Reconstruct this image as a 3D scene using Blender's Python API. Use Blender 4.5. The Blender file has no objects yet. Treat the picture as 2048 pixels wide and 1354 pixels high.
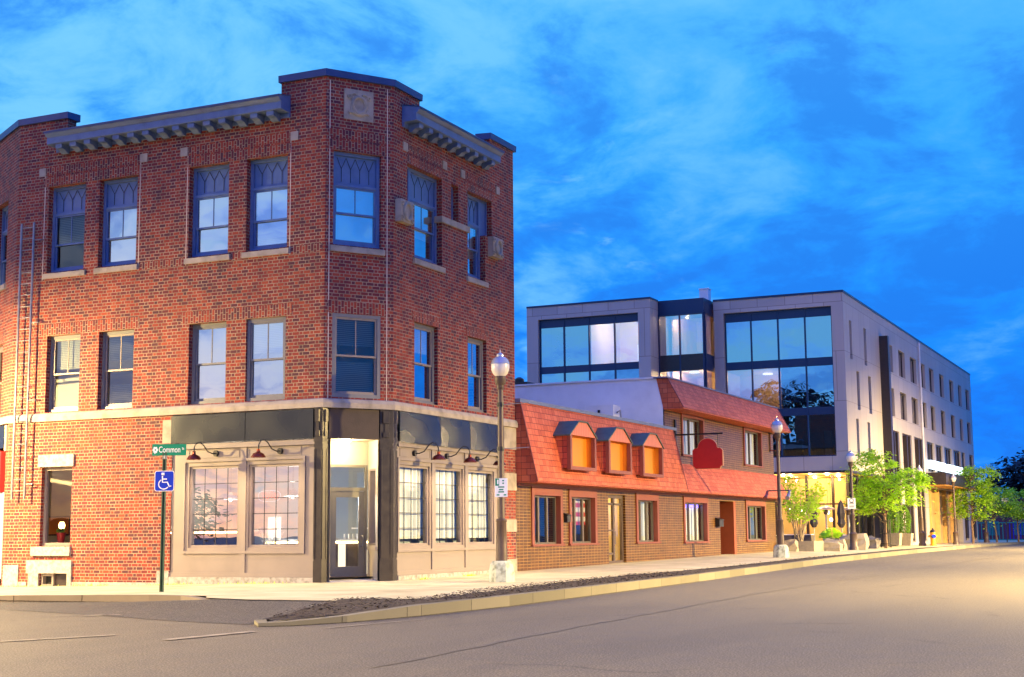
import bpy, math, random
from mathutils import Vector, Matrix
S = bpy.context.scene
COL = S.collection
R = math.radians
rnd = random.Random(7)

# ------------------------------------------------------------------ camera
cd = bpy.data.cameras.new('camera'); cam = bpy.data.objects.new('camera', cd); COL.objects.link(cam)
cd.sensor_width = 36; cd.lens = 2901 / 2048 * 36; cd.clip_end = 3000; cd.clip_start = .1
yaw, pit, rol = R(25.2), R(7.65), R(-.48)
fw = Vector((-math.sin(yaw) * math.cos(pit), math.cos(yaw) * math.cos(pit), math.sin(pit)))
rt = fw.cross(Vector((0, 0, 1))).normalized(); up = rt.cross(fw)
r2 = rt * math.cos(rol) + up * math.sin(rol); u2 = up * math.cos(rol) - rt * math.sin(rol)
cam.matrix_world = Matrix(((r2.x, u2.x, -fw.x, 0), (r2.y, u2.y, -fw.y, 0), (r2.z, u2.z, -fw.z, 1.45), (0, 0, 0, 1)))
S.camera = cam
S.view_settings.view_transform = 'Standard'; S.view_settings.look = 'None'
S.view_settings.exposure = 0.16; S.view_settings.gamma = 1
S.cycles.max_bounces = 6; S.cycles.transparent_max_bounces = 12; S.cycles.caustics_reflective = False
S.cycles.caustics_refractive = False; S.cycles.sample_clamp_indirect = 4
S.cycles.use_denoising = True

# ------------------------------------------------------------------ node helper
class NT:
    def __init__(s, tree):
        s.t = tree; s.l = tree.links
    def n(s, typ, ins=None, **kw):
        nd = s.t.nodes.new(typ)
        for k, v in kw.items(): setattr(nd, k, v)
        for k, v in (ins or {}).items(): s.put(nd.inputs[k], v)
        return nd
    def put(s, sock, v):
        if isinstance(v, bpy.types.NodeSocket): s.l.new(v, sock)
        elif isinstance(v, (tuple, list)) and len(v) == 3 and sock.type == 'RGBA': sock.default_value = (*v, 1)
        else: sock.default_value = v
    def m(s, op, a, b=0.0, c=0.0, clamp=False):
        nd = s.t.nodes.new('ShaderNodeMath'); nd.operation = op; nd.use_clamp = clamp
        for i, v in enumerate((a, b, c)): s.put(nd.inputs[i], v)
        return nd.outputs[0]
    def mix(s, f, a, b, bt='MIX'):
        nd = s.t.nodes.new('ShaderNodeMix'); nd.data_type = 'RGBA'; nd.blend_type = bt
        s.put(nd.inputs[0], f); s.put(nd.inputs[6], a); s.put(nd.inputs[7], b)
        return nd.outputs[2]
    def ramp(s, f, stops, interp='LINEAR'):
        nd = s.t.nodes.new('ShaderNodeValToRGB'); cr = nd.color_ramp; cr.interpolation = interp
        while len(cr.elements) < len(stops): cr.elements.new(.5)
        for e, (p, c) in zip(cr.elements, stops):
            e.position = p; e.color = (*c, 1) if len(c) == 3 else c
        s.put(nd.inputs[0], f); return nd.outputs[0]
    def noise(s, vec, scale, detail=4, rough=.55, dist=0):
        nd = s.n('ShaderNodeTexNoise', {'Scale': scale, 'Detail': detail, 'Roughness': rough, 'Distortion': dist})
        s.l.new(vec, nd.inputs['Vector']); return nd
    def step(s, v, lo, hi):
        nd = s.n('ShaderNodeMapRange', {0: v, 1: lo, 2: hi, 3: 0.0, 4: 1.0}, interpolation_type='SMOOTHSTEP'); return nd.outputs[0]

# ------------------------------------------------------------------ sky: blue hour overhead, afterglow behind the camera
W = bpy.data.worlds.new('World'); S.world = W; W.use_nodes = True
W.node_tree.nodes.clear(); t = NT(W.node_tree)
gen = t.n('ShaderNodeTexCoord').outputs['Generated']
sx = t.n('ShaderNodeSeparateXYZ', {0: gen}); X, Y, Z = sx.outputs
front = t.ramp(Z, [(0, (.020, .26, .98)), (.07, (.010, .22, 1.0)), (.16, (.012, .27, 1.0)), (.27, (.035, .37, 1.02)), (.4, (.09, .46, 1.04)), (1, (.12, .22, 1.9))])
back = t.ramp(Z, [(0, (2.3, 1.0, .40)), (.045, (2.0, 1.08, .6)), (.085, (1.05, .92, 1.0)), (.14, (.6, .75, 1.1)), (.3, (.22, .5, .98)), (1, (.10, .30, 1.5))])
bk = t.step(t.m('ADD', t.m('MULTIPLY', X, -.82), t.m('MULTIPLY', Y, -.57)), .86, .965)
bh = t.step(t.m('MULTIPLY', Y, -1.0), .0, .6)
rear = t.ramp(Z, [(0, (.34, .66, 1.2)), (.08, (.15, .58, 1.35)), (.2, (.10, .38, 1.5)), (.45, (.11, .27, 1.8)), (1, (.14, .22, 2.0))])
base = t.mix(bk, t.mix(bh, front, rear), back)
den = t.m('ADD', t.m('MAXIMUM', Z, 0.0), .30)
cv = t.n('ShaderNodeCombineXYZ', {0: t.m('DIVIDE', X, den), 1: t.m('DIVIDE', Y, den), 2: 3.1}).outputs[0]
n1 = t.noise(cv, 5.2, 11, .62, .3).outputs[0]
n2 = t.noise(cv, 1.3, 5, .5, .2).outputs[0]
left = t.step(t.m('SUBTRACT', t.m('MULTIPLY', X, -1), t.m('MULTIPLY', Y, .25)), -.15, .5)
lum = t.m('ADD', t.m('MULTIPLY', n1, .80), t.m('MULTIPLY', n2, .36))
dark = t.step(lum, .60, .47)
c1 = t.mix(t.m('MULTIPLY', dark, .55), base, (.014, .15, .68))
lite = t.step(t.m('ADD', lum, t.m('MULTIPLY', left, .08)), .57, .76)
c2 = t.mix(t.m('MULTIPLY', lite, t.m('ADD', .36, t.m('MULTIPLY', left, .45))), c1, t.mix(bk, (.20, .60, 1.0), t.ramp(Z, [(0, (1.6, .95, .62)), (.09, (1.0, .92, 1.0)), (.2, (.72, .86, 1.15))])))
n3 = t.noise(cv, 10, 8, .62, .4).outputs[0]
puff = t.m('MULTIPLY', t.step(n3, .56, .70), t.m('MULTIPLY', t.step(n2, .44, .58), t.step(Z, .42, .12)))
c2 = t.mix(t.m('MULTIPLY', puff, .7), c2, (.30, .68, 1.0))
sky = t.n('ShaderNodeTexSky', sky_type='NISHITA', sun_disc=False, sun_elevation=R(-3), sun_rotation=R(210))
bg0 = t.n('ShaderNodeBackground', {0: sky.outputs[0], 1: .05})
bg1 = t.n('ShaderNodeBackground', {0: c2, 1: 1.0})
ads = t.n('ShaderNodeAddShader', {0: bg0.outputs[0], 1: bg1.outputs[0]})
t.n('ShaderNodeOutputWorld', {0: ads.outputs[0]})

# last glow of the sun, low behind the camera and to the left
sl = bpy.data.lights.new('sun', 'SUN'); sl.energy = .3; sl.angle = R(22); sl.color = (1, .55, .5)
so = bpy.data.objects.new('sun', sl); COL.objects.link(so)
so.rotation_euler = Vector((.88, .42, -.22)).to_track_quat('-Z', 'Y').to_euler()
LAMP_COL = (1.0, .70, .27)

# ------------------------------------------------------------------ materials
def mat(name, col, rough=.6, metal=0., var=.0, vscale=6., bump=0., bscale=30., spec=.4, dark=None, detail=5, uv=False, coat=0.):
    m = bpy.data.materials.new(name); m.use_nodes = True; nt = m.node_tree; nt.nodes.clear(); t = NT(nt)
    p = t.n('ShaderNodeBsdfPrincipled', {'Base Color': col, 'Roughness': rough, 'Metallic': metal, 'Specular IOR Level': spec, 'Coat Weight': coat})
    t.n('ShaderNodeOutputMaterial', {0: p.outputs[0]})
    tc = t.n('ShaderNodeTexCoord').outputs['UV' if uv else 'Object']
    if var:
        nz = t.noise(tc, vscale, detail).outputs[0]
        d = dark or tuple(c * (1 - var) for c in col)
        l = tuple(min(1, c * (1 + var * .5)) for c in col)
        t.put(p.inputs['Base Color'], t.ramp(nz, [(.3, d), (.52, col), (.75, l)]))
        t.put(p.inputs['Roughness'], t.m('ADD', t.m('MULTIPLY', nz, .25), rough - .12))
    if bump:
        nb = t.noise(tc, bscale, 4).outputs[0]
        b = t.n('ShaderNodeBump', {'Strength': bump, 'Distance': .02, 'Height': nb}); t.put(p.inputs['Normal'], b.outputs[0])
    m['p'] = 1
    return m

def brickmat(name, cols, mortar, h, wS, wH, joint, rough=.8, offs=.5, bump=.5, stain=.5, warp=0.):
    m = bpy.data.materials.new(name); m.use_nodes = True; nt = m.node_tree; nt.nodes.clear(); t = NT(nt)
    uv = t.n('ShaderNodeTexCoord').outputs['UV']
    s = t.n('ShaderNodeSeparateXYZ', {0: uv}); u, v = s.outputs[0], s.outputs[1]
    wob = t.noise(uv, 3.0, 2).outputs[0]
    v = t.m('ADD', v, t.m('MULTIPLY', t.m('SUBTRACT', wob, .5), .012))
    P = wS + wH
    row = t.m('FLOOR', t.m('DIVIDE', v, h)); fv = t.m('MULTIPLY', t.m('FRACT', t.m('DIVIDE', v, h)), h)
    uu = t.m('DIVIDE', t.m('ADD', u, t.m('MULTIPLY', t.m('MODULO', t.m('ABSOLUTE', row), 2.0), P * offs)), P)
    cell = t.m('FLOOR', uu); fu = t.m('MULTIPLY', t.m('FRACT', uu), P)
    if wH > 0:
        hd = t.m('GREATER_THAN', fu, wS)
        loc = t.m('SUBTRACT', fu, t.m('MULTIPLY', hd, wS)); wid = t.m('SUBTRACT', wS, t.m('MULTIPLY', hd, wS - wH))
    else:
        hd = 0.0; loc = fu; wid = wS
    du = t.m('MINIMUM', loc, t.m('SUBTRACT', wid, loc)); dv = t.m('MINIMUM', fv, t.m('SUBTRACT', h, fv))
    dm = t.m('MINIMUM', du, dv)
    rough_edge = t.m('MULTIPLY', t.m('SUBTRACT', t.noise(uv, 40, 2).outputs[0], .5), joint * .9)
    mask = t.step(t.m('ADD', dm, rough_edge), joint * .32, joint * .68)      # 1 on the brick face
    idv = t.n('ShaderNodeCombineXYZ', {0: t.m('ADD', t.m('MULTIPLY', cell, 2.0), hd), 1: row, 2: 0.0}).outputs[0]
    wn = t.n('ShaderNodeTexWhiteNoise', {'Vector': idv}, noise_dimensions='3D').outputs[0]
    big = t.noise(t.n('ShaderNodeMapping', {0: uv, 'Scale': (1.0, .55, 1.0)}).outputs[0], .7, 6, .62).outputs[0]
    f = t.m('ADD', t.m('MULTIPLY', wn, .75), t.m('MULTIPLY', t.m('SUBTRACT', big, .5), stain * 2), clamp=True)
    bc = t.ramp(f, cols)
    sp = t.noise(uv, 55, 3).outputs[0]
    bc = t.mix(t.m('MULTIPLY', t.step(sp, .55, .75), .35), bc, tuple(c * .45 for c in cols[len(cols) // 2][1]))
    mo = t.mix(t.step(t.noise(uv, 2.2, 5).outputs[0], .35, .65), tuple(c * .62 for c in mortar), mortar)
    col = t.mix(mask, mo, bc)
    p = t.n('ShaderNodeBsdfPrincipled', {'Base Color': col, 'Roughness': rough, 'Specular IOR Level': .3})
    hgt = t.m('ADD', mask, t.m('MULTIPLY', sp, .35))
    b = t.n('ShaderNodeBump', {'Strength': bump, 'Distance': .012, 'Height': hgt}); t.put(p.inputs['Normal'], b.outputs[0])
    t.n('ShaderNodeOutputMaterial', {0: p.outputs[0]})
    return m

def emit(name, col, st, mixw=None):
    m = bpy.data.materials.new(name); m.use_nodes = True; nt = m.node_tree; nt.nodes.clear(); t = NT(nt)
    e = t.n('ShaderNodeEmission', {0: col, 1: st}); o = e.outputs[0]
    if mixw is not None:
        tr = t.n('ShaderNodeBsdfTransparent'); o = t.n('ShaderNodeMixShader', {0: mixw, 1: tr.outputs[0], 2: o}).outputs[0]
    t.n('ShaderNodeOutputMaterial', {0: o}); return m

def glass(name, refl=.22, tint=(.9, .95, .97), wav=0.004, gcol=(.95, .97, 1)):
    m = bpy.data.materials.new(name); m.use_nodes = True; nt = m.node_tree; nt.nodes.clear(); t = NT(nt)
    tr = t.n('ShaderNodeBsdfTransparent', {0: tint}); gl = t.n('ShaderNodeBsdfGlossy', {0: gcol, 1: .0})
    if wav:
        tc = t.n('ShaderNodeTexCoord').outputs['Object']
        b = t.n('ShaderNodeBump', {'Strength': .35, 'Distance': wav, 'Height': t.noise(tc, 1.3, 1).outputs[0]}); t.put(gl.inputs['Normal'], b.outputs[0])
    fr = t.n('ShaderNodeFresnel', {0: 1.5}).outputs[0]
    f = t.m('ADD', t.m('MULTIPLY', fr, 1 - refl), refl, clamp=True)
    t.n('ShaderNodeOutputMaterial', {0: t.n('ShaderNodeMixShader', {0: f, 1: tr.outputs[0], 2: gl.outputs[0]}).outputs[0]}); return m

def striped(name, c1, c2, period, axis=1, rough=.6, duty=.5, bump=.3):
    m = bpy.data.materials.new(name); m.use_nodes = True; nt = m.node_tree; nt.nodes.clear(); t = NT(nt)
    s = t.n('ShaderNodeSeparateXYZ', {0: t.n('ShaderNodeTexCoord').outputs['UV']})
    f = t.m('FRACT', t.m('DIVIDE', s.outputs[axis], period)); k = t.step(f, duty - .12, duty + .12)
    p = t.n('ShaderNodeBsdfPrincipled', {'Base Color': t.mix(k, c1, c2), 'Roughness': rough})
    b = t.n('ShaderNodeBump', {'Strength': bump, 'Distance': .02, 'Height': k}); t.put(p.inputs['Normal'], b.outputs[0])
    t.n('ShaderNodeOutputMaterial', {0: p.outputs[0]}); return m

BRICK = brickmat('red_brick', [(0, (.07, .018, .030)), (.2, (.12, .017, .024)), (.5, (.215, .027, .019)), (.8, (.28, .044, .020)), (1, (.30, .068, .032))],
                 (.32, .235, .165), .096, .235, .118, .019)
TILE = brickmat('brown_brick', [(0, (.048, .015, .002)), (.5, (.085, .029, .004)), (1, (.12, .046, .008))], (.36, .225, .06), .104, .30, 0, .017, .35, 0., .35, .15)
SHING = brickmat('red_shingle', [(0, (.36, .07, .03)), (.5, (.48, .108, .048)), (1, (.56, .15, .07))], (.16, .035, .025), .21, .32, .21, .016, .6, .37, .8, .1)
STONE = mat('limestone', (.33, .285, .225), .8, var=.35, vscale=3, bump=.25, bscale=25)
GRAN = mat('granite', (.40, .38, .36), .85, var=.5, vscale=14, bump=.9, bscale=12)
GRANL = mat('granite_base', (.34, .32, .29), .85, var=.5, vscale=8, bump=.7, bscale=16)
BLUEP = mat('slate_blue_paint', (.085, .14, .29), .4, var=.15, vscale=4)
BLUEC = mat('cornice_paint', (.09, .145, .30), .5, var=.25, vscale=2.2)
CAPM = mat('dark_blue_metal', (.035, .055, .16), .4, metal=.2, var=.2, vscale=2)
GREYP = mat('warm_grey_paint', (.225, .19, .17), .45, var=.08, vscale=1.5)
GREYD = mat('window_casing_grey', (.21, .175, .165), .45, var=.1)
SASHG = mat('second_floor_sash', (.13, .135, .16), .45, var=.1)
IRON = mat('cast_iron_paint', (.024, .018, .018), .35, var=.3, vscale=5, bump=.1)
METAL = mat('fascia_metal', (.040, .044, .05), .27, metal=.7, var=.06, vscale=.8, detail=1, bump=.05, bscale=1.2)
BLKM = mat('black_metal', (.015, .014, .014), .4, var=.2)
COPPER = mat('copper_enamel', (.17, .032, .014), .25, metal=.6, var=.1)
BRONZE = mat('brown_pole_paint', (.075, .05, .042), .45, var=.2)
GLASS = glass('window_glass', .05)
GLASSS = glass('shop_glass', .46, wav=.002)
GLASSM = glass('second_floor_glass', .16)
GLASSU = glass('upper_window_glass', .58, wav=.006)
GLASSH = glass('hotel_glass', .52, (.66, .74, .80), .003, (.72, .90, 1))
GLASSD = glass('dark_hotel_glass', .55, (.25, .3, .36), .003)
BLIND = striped('white_blind', (.62, .64, .62), (.78, .80, .78), .05, 1)
BLINDG = striped('grey_blind', (.07, .075, .06), (.19, .20, .16), .055, 1)
SHADE = mat('roller_shade', (.66, .72, .74), .8, var=.06, vscale=1)
SHADEW = mat('white_shade', (.82, .82, .84), .8, var=.04, vscale=1)
CURT = striped('white_curtain', (.55, .57, .58), (.80, .82, .83), .34, 0, .8)
INT = mat('plaster', (.42, .40, .36), .9, var=.1, vscale=.8)
INTB = mat('blue_grey_plaster', (.34, .38, .42), .9, var=.08, vscale=.8)
WOODF = mat('floor_boards', (.16, .10, .06), .5, var=.3)
TRIMR = mat('rose_trim_paint', (.19, .047, .033), .5, var=.12)
ROOFB = mat('blue_grey_flashing', (.15, .18, .27), .45, metal=.3, var=.2)
WHITEW = mat('whitewashed_block', (.72, .71, .72), .85, var=.1, vscale=1.2, bump=.3, bscale=6)
GREENR = mat('weathered_copper', (.055, .08, .066), .55, var=.4, vscale=3)
AMBER = mat('amber_panel', (.60, .20, .013), .5, var=.12, vscale=1.5)
PANELC = mat('stone_panel', (.50, .46, .47), .6, var=.10, vscale=.7, bump=.05)
BLUEM = mat('blue_black_mullion', (.018, .034, .09), .35, metal=.3)
DARKC = mat('dark_cladding', (.03, .022, .024), .35, var=.2)
CONC = mat('concrete', (.44, .41, .36), .85, var=.2, vscale=3, bump=.3, bscale=60)
CONCG = mat('painted_concrete', (.42, .46, .37), .85, var=.45, vscale=6, bump=.5, bscale=15, dark=(.16, .17, .13))
WHITE = mat('white_paint', (.8, .8, .8), .5)
BLACK = mat('dark_void', (.01, .01, .011), .8)
GREENS = mat('sign_green', (.0, .20, .115), .6, spec=.2)
BLUES = mat('sign_blue', (.002, .025, .42), .6, spec=.15)
REDS = mat('sign_red', (.34, .012, .010), .45, var=.1)
GOLD = mat('sign_border', (.55, .25, .12), .4)
GALV = mat('galvanised_steel', (.26, .26, .28), .4, metal=.7, var=.2)
YELLOW = mat('hydrant_yellow', (.75, .36, .02), .45)
BARK = mat('bark', (.20, .13, .085), .9, var=.4, bump=.6)
SOIL = mat('soil', (.05, .035, .025), .95, var=.3)
POTC = mat('cast_stone_planter', (.30, .26, .19), .85, var=.2, bump=.3)
CLOTH = mat('dark_umbrella_cloth', (.06, .05, .045), .8, var=.2)
SOFFIT = mat('wood_soffit', (.55, .27, .06), .5, var=.2, vscale=3)
PLY = mat('plywood', (.58, .36, .14), .6, var=.2, vscale=2)
TEAL = mat('teal_metal', (.01, .22, .19), .4)
PURP = mat('far_brick', (.12, .035, .05), .8, var=.2)
REDPOT = mat('red_pot', (.35, .02, .02), .3)
GLOBE = None

def leafmat(name, c):
    m = bpy.data.materials.new(name); m.use_nodes = True; nt = m.node_tree; nt.nodes.clear(); t = NT(nt)
    tc = t.n('ShaderNodeTexCoord').outputs['Object']
    nz = t.noise(tc, 2.2, 3).outputs[0]
    col = t.ramp(nz, [(.32, tuple(x * .55 for x in c)), (.5, c), (.68, (c[0] * 1.6, c[1] * 1.35, c[2]))])
    d = t.n('ShaderNodeBsdfPrincipled', {'Base Color': col, 'Roughness': .55})
    tr = t.n('ShaderNodeBsdfTranslucent', {0: col})
    t.n('ShaderNodeOutputMaterial', {0: t.n('ShaderNodeMixShader', {0: .4, 1: d.outputs[0], 2: tr.outputs[0]}).outputs[0]}); return m
LEAF = leafmat('spring_leaf', (.42, .70, .04))
LEAFD = leafmat('conifer_leaf', (.09, .22, .015))
LEAFB = leafmat('dusk_leaf', (.012, .022, .03))

# ------------------------------------------------------------------ mesh builder
class Fr:                                   # a facade frame: u along the wall, n out of it
    def __init__(s, O, u, n): s.O = Vector((*O, 0)); s.u = Vector((*u, 0)).normalized(); s.n = Vector((*n, 0)).normalized()
    def __call__(s, u, z, n=0.): return s.O + s.u * u + s.n * n + Vector((0, 0, z))
FL = Fr((0, 33.89), (1, 0), (0, -1))
FR = Fr((-20.53, 0), (0, 1), (1, 0))
FC = Fr((-21.72, 33.89), (1.19, 1.77), (1.77, -1.19)); LC = math.hypot(1.19, 1.77)
FW = Fr((-33.15, 33.89), (.866, -.5), (-.5, -.866))
WF = Fr((0, 0), (1, 0), (0, -1))            # world frame: u = x, n = -y

class MB:
    def __init__(s): s.v = []; s.f = []; s.sw = []; s.mi = []
    def face(s, pts, swap=False, mi=0):
        i = len(s.v); s.v += [Vector(p) for p in pts]; s.f.append(tuple(range(i, i + len(pts)))); s.sw.append(swap); s.mi.append(mi)
        return s
    def quad(s, fr, u0, u1, z0, z1, n=0., swap=False, mi=0):
        if u1 <= u0 or z1 <= z0: return s
        return s.face([fr(u0, z0, n), fr(u1, z0, n), fr(u1, z1, n), fr(u0, z1, n)], swap, mi)
    def hexa(s, p, swap=False, mi=0):       # 8 points: bottom ring 0-3 ccw from above, top ring 4-7
        for q in ((3, 2, 1, 0), (4, 5, 6, 7), (0, 1, 5, 4), (1, 2, 6, 5), (2, 3, 7, 6), (3, 0, 4, 7)): s.face([p[i] for i in q], swap, mi)
        return s
    def ob(s, fr, u0, u1, z0, z1, n0, n1, swap=False, mi=0):
        return s.hexa([fr(u0, z0, n1), fr(u1, z0, n1), fr(u1, z0, n0), fr(u0, z0, n0), fr(u0, z1, n1), fr(u1, z1, n1), fr(u1, z1, n0), fr(u0, z1, n0)], swap, mi)
    def box(s, x0, x1, y0, y1, z0, z1, mi=0):
        return s.hexa([(x0, y0, z0), (x1, y0, z0), (x1, y1, z0), (x0, y1, z0), (x0, y0, z1), (x1, y0, z1), (x1, y1, z1), (x0, y1, z1)], mi=mi)
    def ring(s, fr, u0, u1, z0, z1, w, n0, n1, wb=None):
        wb = w if wb is None else wb
        s.ob(fr, u0, u0 + w, z0, z1, n0, n1); s.ob(fr, u1 - w, u1, z0, z1, n0, n1)
        s.ob(fr, u0 + w, u1 - w, z0, z0 + wb, n0, n1); return s.ob(fr, u0 + w, u1 - w, z1 - w, z1, n0, n1)
    def ext(s, fr, poly, n0, n1):           # polygon (u,z) ccw seen from outside, extruded n0 (back) .. n1 (front)
        s.face([fr(u, z, n1) for u, z in poly]); s.face([fr(u, z, n0) for u, z in reversed(poly)])
        for i in range(len(poly)):
            a, b = poly[i], poly[(i + 1) % len(poly)]
            s.face([fr(*a, n0), fr(*b, n0), fr(*b, n1), fr(*a, n1)])
        return s
    def sweep(s, fr, prof, u0, u1):         # profile (n,z) swept along u
        k = len(prof)
        for i in range(k):
            a, b = prof[i], prof[(i + 1) % k]
            s.face([fr(u0, a[1], a[0]), fr(u1, a[1], a[0]), fr(u1, b[1], b[0]), fr(u0, b[1], b[0])])
        s.face([fr(u0, z, n) for n, z in prof]); s.face([fr(u1, z, n) for n, z in reversed(prof)]); return s
    def tube(s, path, rad, seg=10, cap=True):
        path = [Vector(p) for p in path]; rads = rad if isinstance(rad, (list, tuple)) else [rad] * len(path)
        rings = []; ref = None
        for i, p in enumerate(path):
            d = (path[min(i + 1, len(path) - 1)] - path[max(i - 1, 0)]).normalized()
            if ref is None: ref = Vector((0, 0, 1)) if abs(d.z) < .9 else Vector((1, 0, 0))
            a = d.cross(ref)
            if a.length < 1e-4: a = d.cross(Vector((0, 1, 0)))
            a.normalize(); b = d.cross(a); ref = -b if False else ref
            rings.append([p + (a * math.cos(2 * math.pi * k / seg) + b * math.sin(2 * math.pi * k / seg)) * rads[i] for k in range(seg)])
        for i in range(len(rings) - 1):
            for k in range(seg):
                k2 = (k + 1) % seg; s.face([rings[i][k], rings[i][k2], rings[i + 1][k2], rings[i + 1][k]])
        if cap: s.face(list(reversed(rings[0]))); s.face(rings[-1])
        return s
    def lathe(s, c, prof, seg=16, phase=0.):
        c = Vector(c); rg = [[c + Vector((r * math.cos(phase + 2 * math.pi * k / seg), r * math.sin(phase + 2 * math.pi * k / seg), z)) for k in range(seg)] for r, z in prof]
        for i in range(len(rg) - 1):
            for k in range(seg):
                k2 = (k + 1) % seg; s.face([rg[i][k], rg[i][k2], rg[i + 1][k2], rg[i + 1][k]])
        s.face(list(reversed(rg[0]))); s.face(rg[-1]); return s
    def wall(s, fr, u0, u1, z0, z1, holes, depth, soldiers=()):
        us = sorted({u0, u1, *[h[0] for h in holes], *[h[1] for h in holes]}); zs = sorted({z0, z1, *[h[2] for h in holes], *[h[3] for h in holes]})
        us = [u for u in us if u0 <= u <= u1]; zs = [z for z in zs if z0 <= z <= z1]
        for a, b in zip(us, us[1:]):
            for c, d in zip(zs, zs[1:]):
                cu, cz = (a + b) / 2, (c + d) / 2
                if not any(h[0] < cu < h[1] and h[2] < cz < h[3] for h in holes): s.quad(fr, a, b, c, d)
        for h in holes:
            a, b, c, d = h[:4]; dp = h[4] if len(h) > 4 else depth
            sk = h[5] if len(h) > 5 else ''
            if 'l' not in sk: s.face([fr(a, c, 0), fr(a, d, 0), fr(a, d, -dp), fr(a, c, -dp)])
            if 'r' not in sk: s.face([fr(b, c, -dp), fr(b, d, -dp), fr(b, d, 0), fr(b, c, 0)])
            s.face([fr(a, d, 0), fr(b, d, 0), fr(b, d, -dp), fr(a, d, -dp)]); s.face([fr(a, c, -dp), fr(b, c, -dp), fr(b, c, 0), fr(a, c, 0)])
        for a, b, c, d in soldiers: s.ob(fr, a, b, c, d, -.02, .012, swap=True)
        return s
    def build(s, name, m, parent=None, loc=None, smooth=False, merge=False):
        o0 = Vector(loc) if loc is not None else (WL(parent) if parent is not None else Vector((0, 0, 0)))
        me = bpy.data.meshes.new(name); me.from_pydata([v - o0 for v in s.v], [], s.f)
        uvl = me.uv_layers.new(name='UVMap').data; li = 0
        for fi, f in enumerate(s.f):
            p = [s.v[i] for i in f]; n = Vector((0, 0, 0))
            for i in range(len(p)): n += (p[i] - p[0]).cross(p[(i + 1) % len(p)] - p[0])
            n = n.normalized() if n.length > 1e-12 else Vector((0, 0, 1))
            if abs(n.z) > .92: tu, tv = Vector((1, 0, 0)), Vector((0, 1, 0))
            else:
                tu = Vector((-n.y, n.x, 0)).normalized(); tv = n.cross(tu) * 1.0
                if abs(n.z) < .02: tv = Vector((0, 0, 1))
            if s.sw[fi]: tu, tv = tv, tu
            for q in p: uvl[li].uv = (q.dot(tu), q.dot(tv)); li += 1
        ms = m if isinstance(m, (list, tuple)) else [m]
        for x in ms: me.materials.append(x)
        if len(ms) > 1:
            for i, p in enumerate(me.polygons): p.material_index = s.mi[i]
        if merge or smooth:
            import bmesh
            bm = bmesh.new(); bm.from_mesh(me); bmesh.ops.remove_doubles(bm, verts=bm.verts, dist=1e-4)
            if smooth: bmesh.ops.recalc_face_normals(bm, faces=bm.faces)
            bm.to_mesh(me); bm.free()
        if smooth:
            for p in me.polygons: p.use_smooth = True
            try: me.set_sharp_from_angle(angle=R(38))
            except Exception: pass
        o = bpy.data.objects.new(name, me); COL.objects.link(o)
        if parent is not None: o.parent = parent; o.location = o0 - WL(parent)
        else: o.location = o0
        return o

def WL(o):
    v = Vector((0, 0, 0))
    while o is not None: v += Vector(o.location); o = o.parent
    return v
def tag(o, label, cat, group=None, kind=None):
    if label: o['label'] = label
    if cat: o['category'] = cat
    if group: o['group'] = group
    if kind: o['kind'] = kind
    return o
def thing(name, label, cat, loc, group=None):
    o = bpy.data.objects.new(name, None); COL.objects.link(o); o.location = loc; o.empty_display_size = .3
    return tag(o, label, cat, group)
def struct(o): o['kind'] = 'structure'; return o
def light(kind, name, loc, energy, col, parent=None, radius=.15, **kw):
    l = bpy.data.lights.new(name, kind); l.energy = energy; l.color = col
    if kind in ('POINT', 'SPOT'): l.shadow_soft_size = radius
    for k, v in kw.items(): setattr(l, k, v)
    o = bpy.data.objects.new(name, l); COL.objects.link(o)
    o.location = Vector(loc) - (WL(parent) if parent else Vector((0, 0, 0)))
    if parent: o.parent = parent
    return o
def copy_tree(o, parent=None):
    c = o.copy(); COL.objects.link(c)
    if parent is not None: c.parent = parent
    for ch in list(o.children): copy_tree(ch, c)
    return c
def text(s, size, fr, u, z, n, m, parent, name='lettering', align='CENTER', sx=1.0):
    cu = bpy.data.curves.new(name, 'FONT'); cu.body = s; cu.size = size; cu.align_x = align; cu.align_y = 'CENTER'; cu.extrude = .002
    tmp = bpy.data.objects.new(name, cu); me = bpy.data.meshes.new_from_object(tmp); bpy.data.objects.remove(tmp); bpy.data.curves.remove(cu)
    o = bpy.data.objects.new(name, me); COL.objects.link(o); me.materials.clear(); me.materials.append(m)
    p = fr(u, z, n) - WL(parent)
    o.matrix_local = Matrix(((fr.u.x * sx, 0, fr.n.x, p.x), (fr.u.y * sx, 0, fr.n.y, p.y), (0, 1, 0, p.z), (0, 0, 0, 1)))
    o.parent = parent; return o

# ------------------------------------------------------------------ ground
def clamp(v, a, b): return max(a, min(b, v))
GT = [(0, -900), (0, 40), (.09, 64), (.09, 90), (.05, 114), (-.05, 152), (-.3, 230), (-2, 600), (-2, 1600)]
def GR(x, y): return interp(GT, y) + .018 * clamp(x + 22, -14, 0) * clamp((y - 10) / 12, 0, 1)
KERB = [(-14.15, 20.05), (-13.75, 19.6), (-13.35, 19.9), (-12.95, 21.0), (-12.7, 23.0), (-12.62, 26.6), (-12.85, 31), (-13.15, 36), (-13.7, 47), (-14.6, 67), (-15.4, 90), (-16.3, 120), (-16.3, 152), (-16.0, 230)]
def interp(tab, y):
    for (x0, y0), (x1, y1) in zip(tab, tab[1:]):
        if y0 <= y <= y1: return x0 + (x1 - x0) * (y - y0) / (y1 - y0)
    return tab[0][0] if y < tab[0][1] else tab[-1][0]
def kx(y): return interp(KERB[3:], y)
def GS(x, y):
    tt = clamp((kx(y) - x) / (kx(y) + 20.5), 0, 1.2)
    return GR(x, y) + .165 + tt * .0032 * clamp(y - 36, 0, 62)
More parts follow.
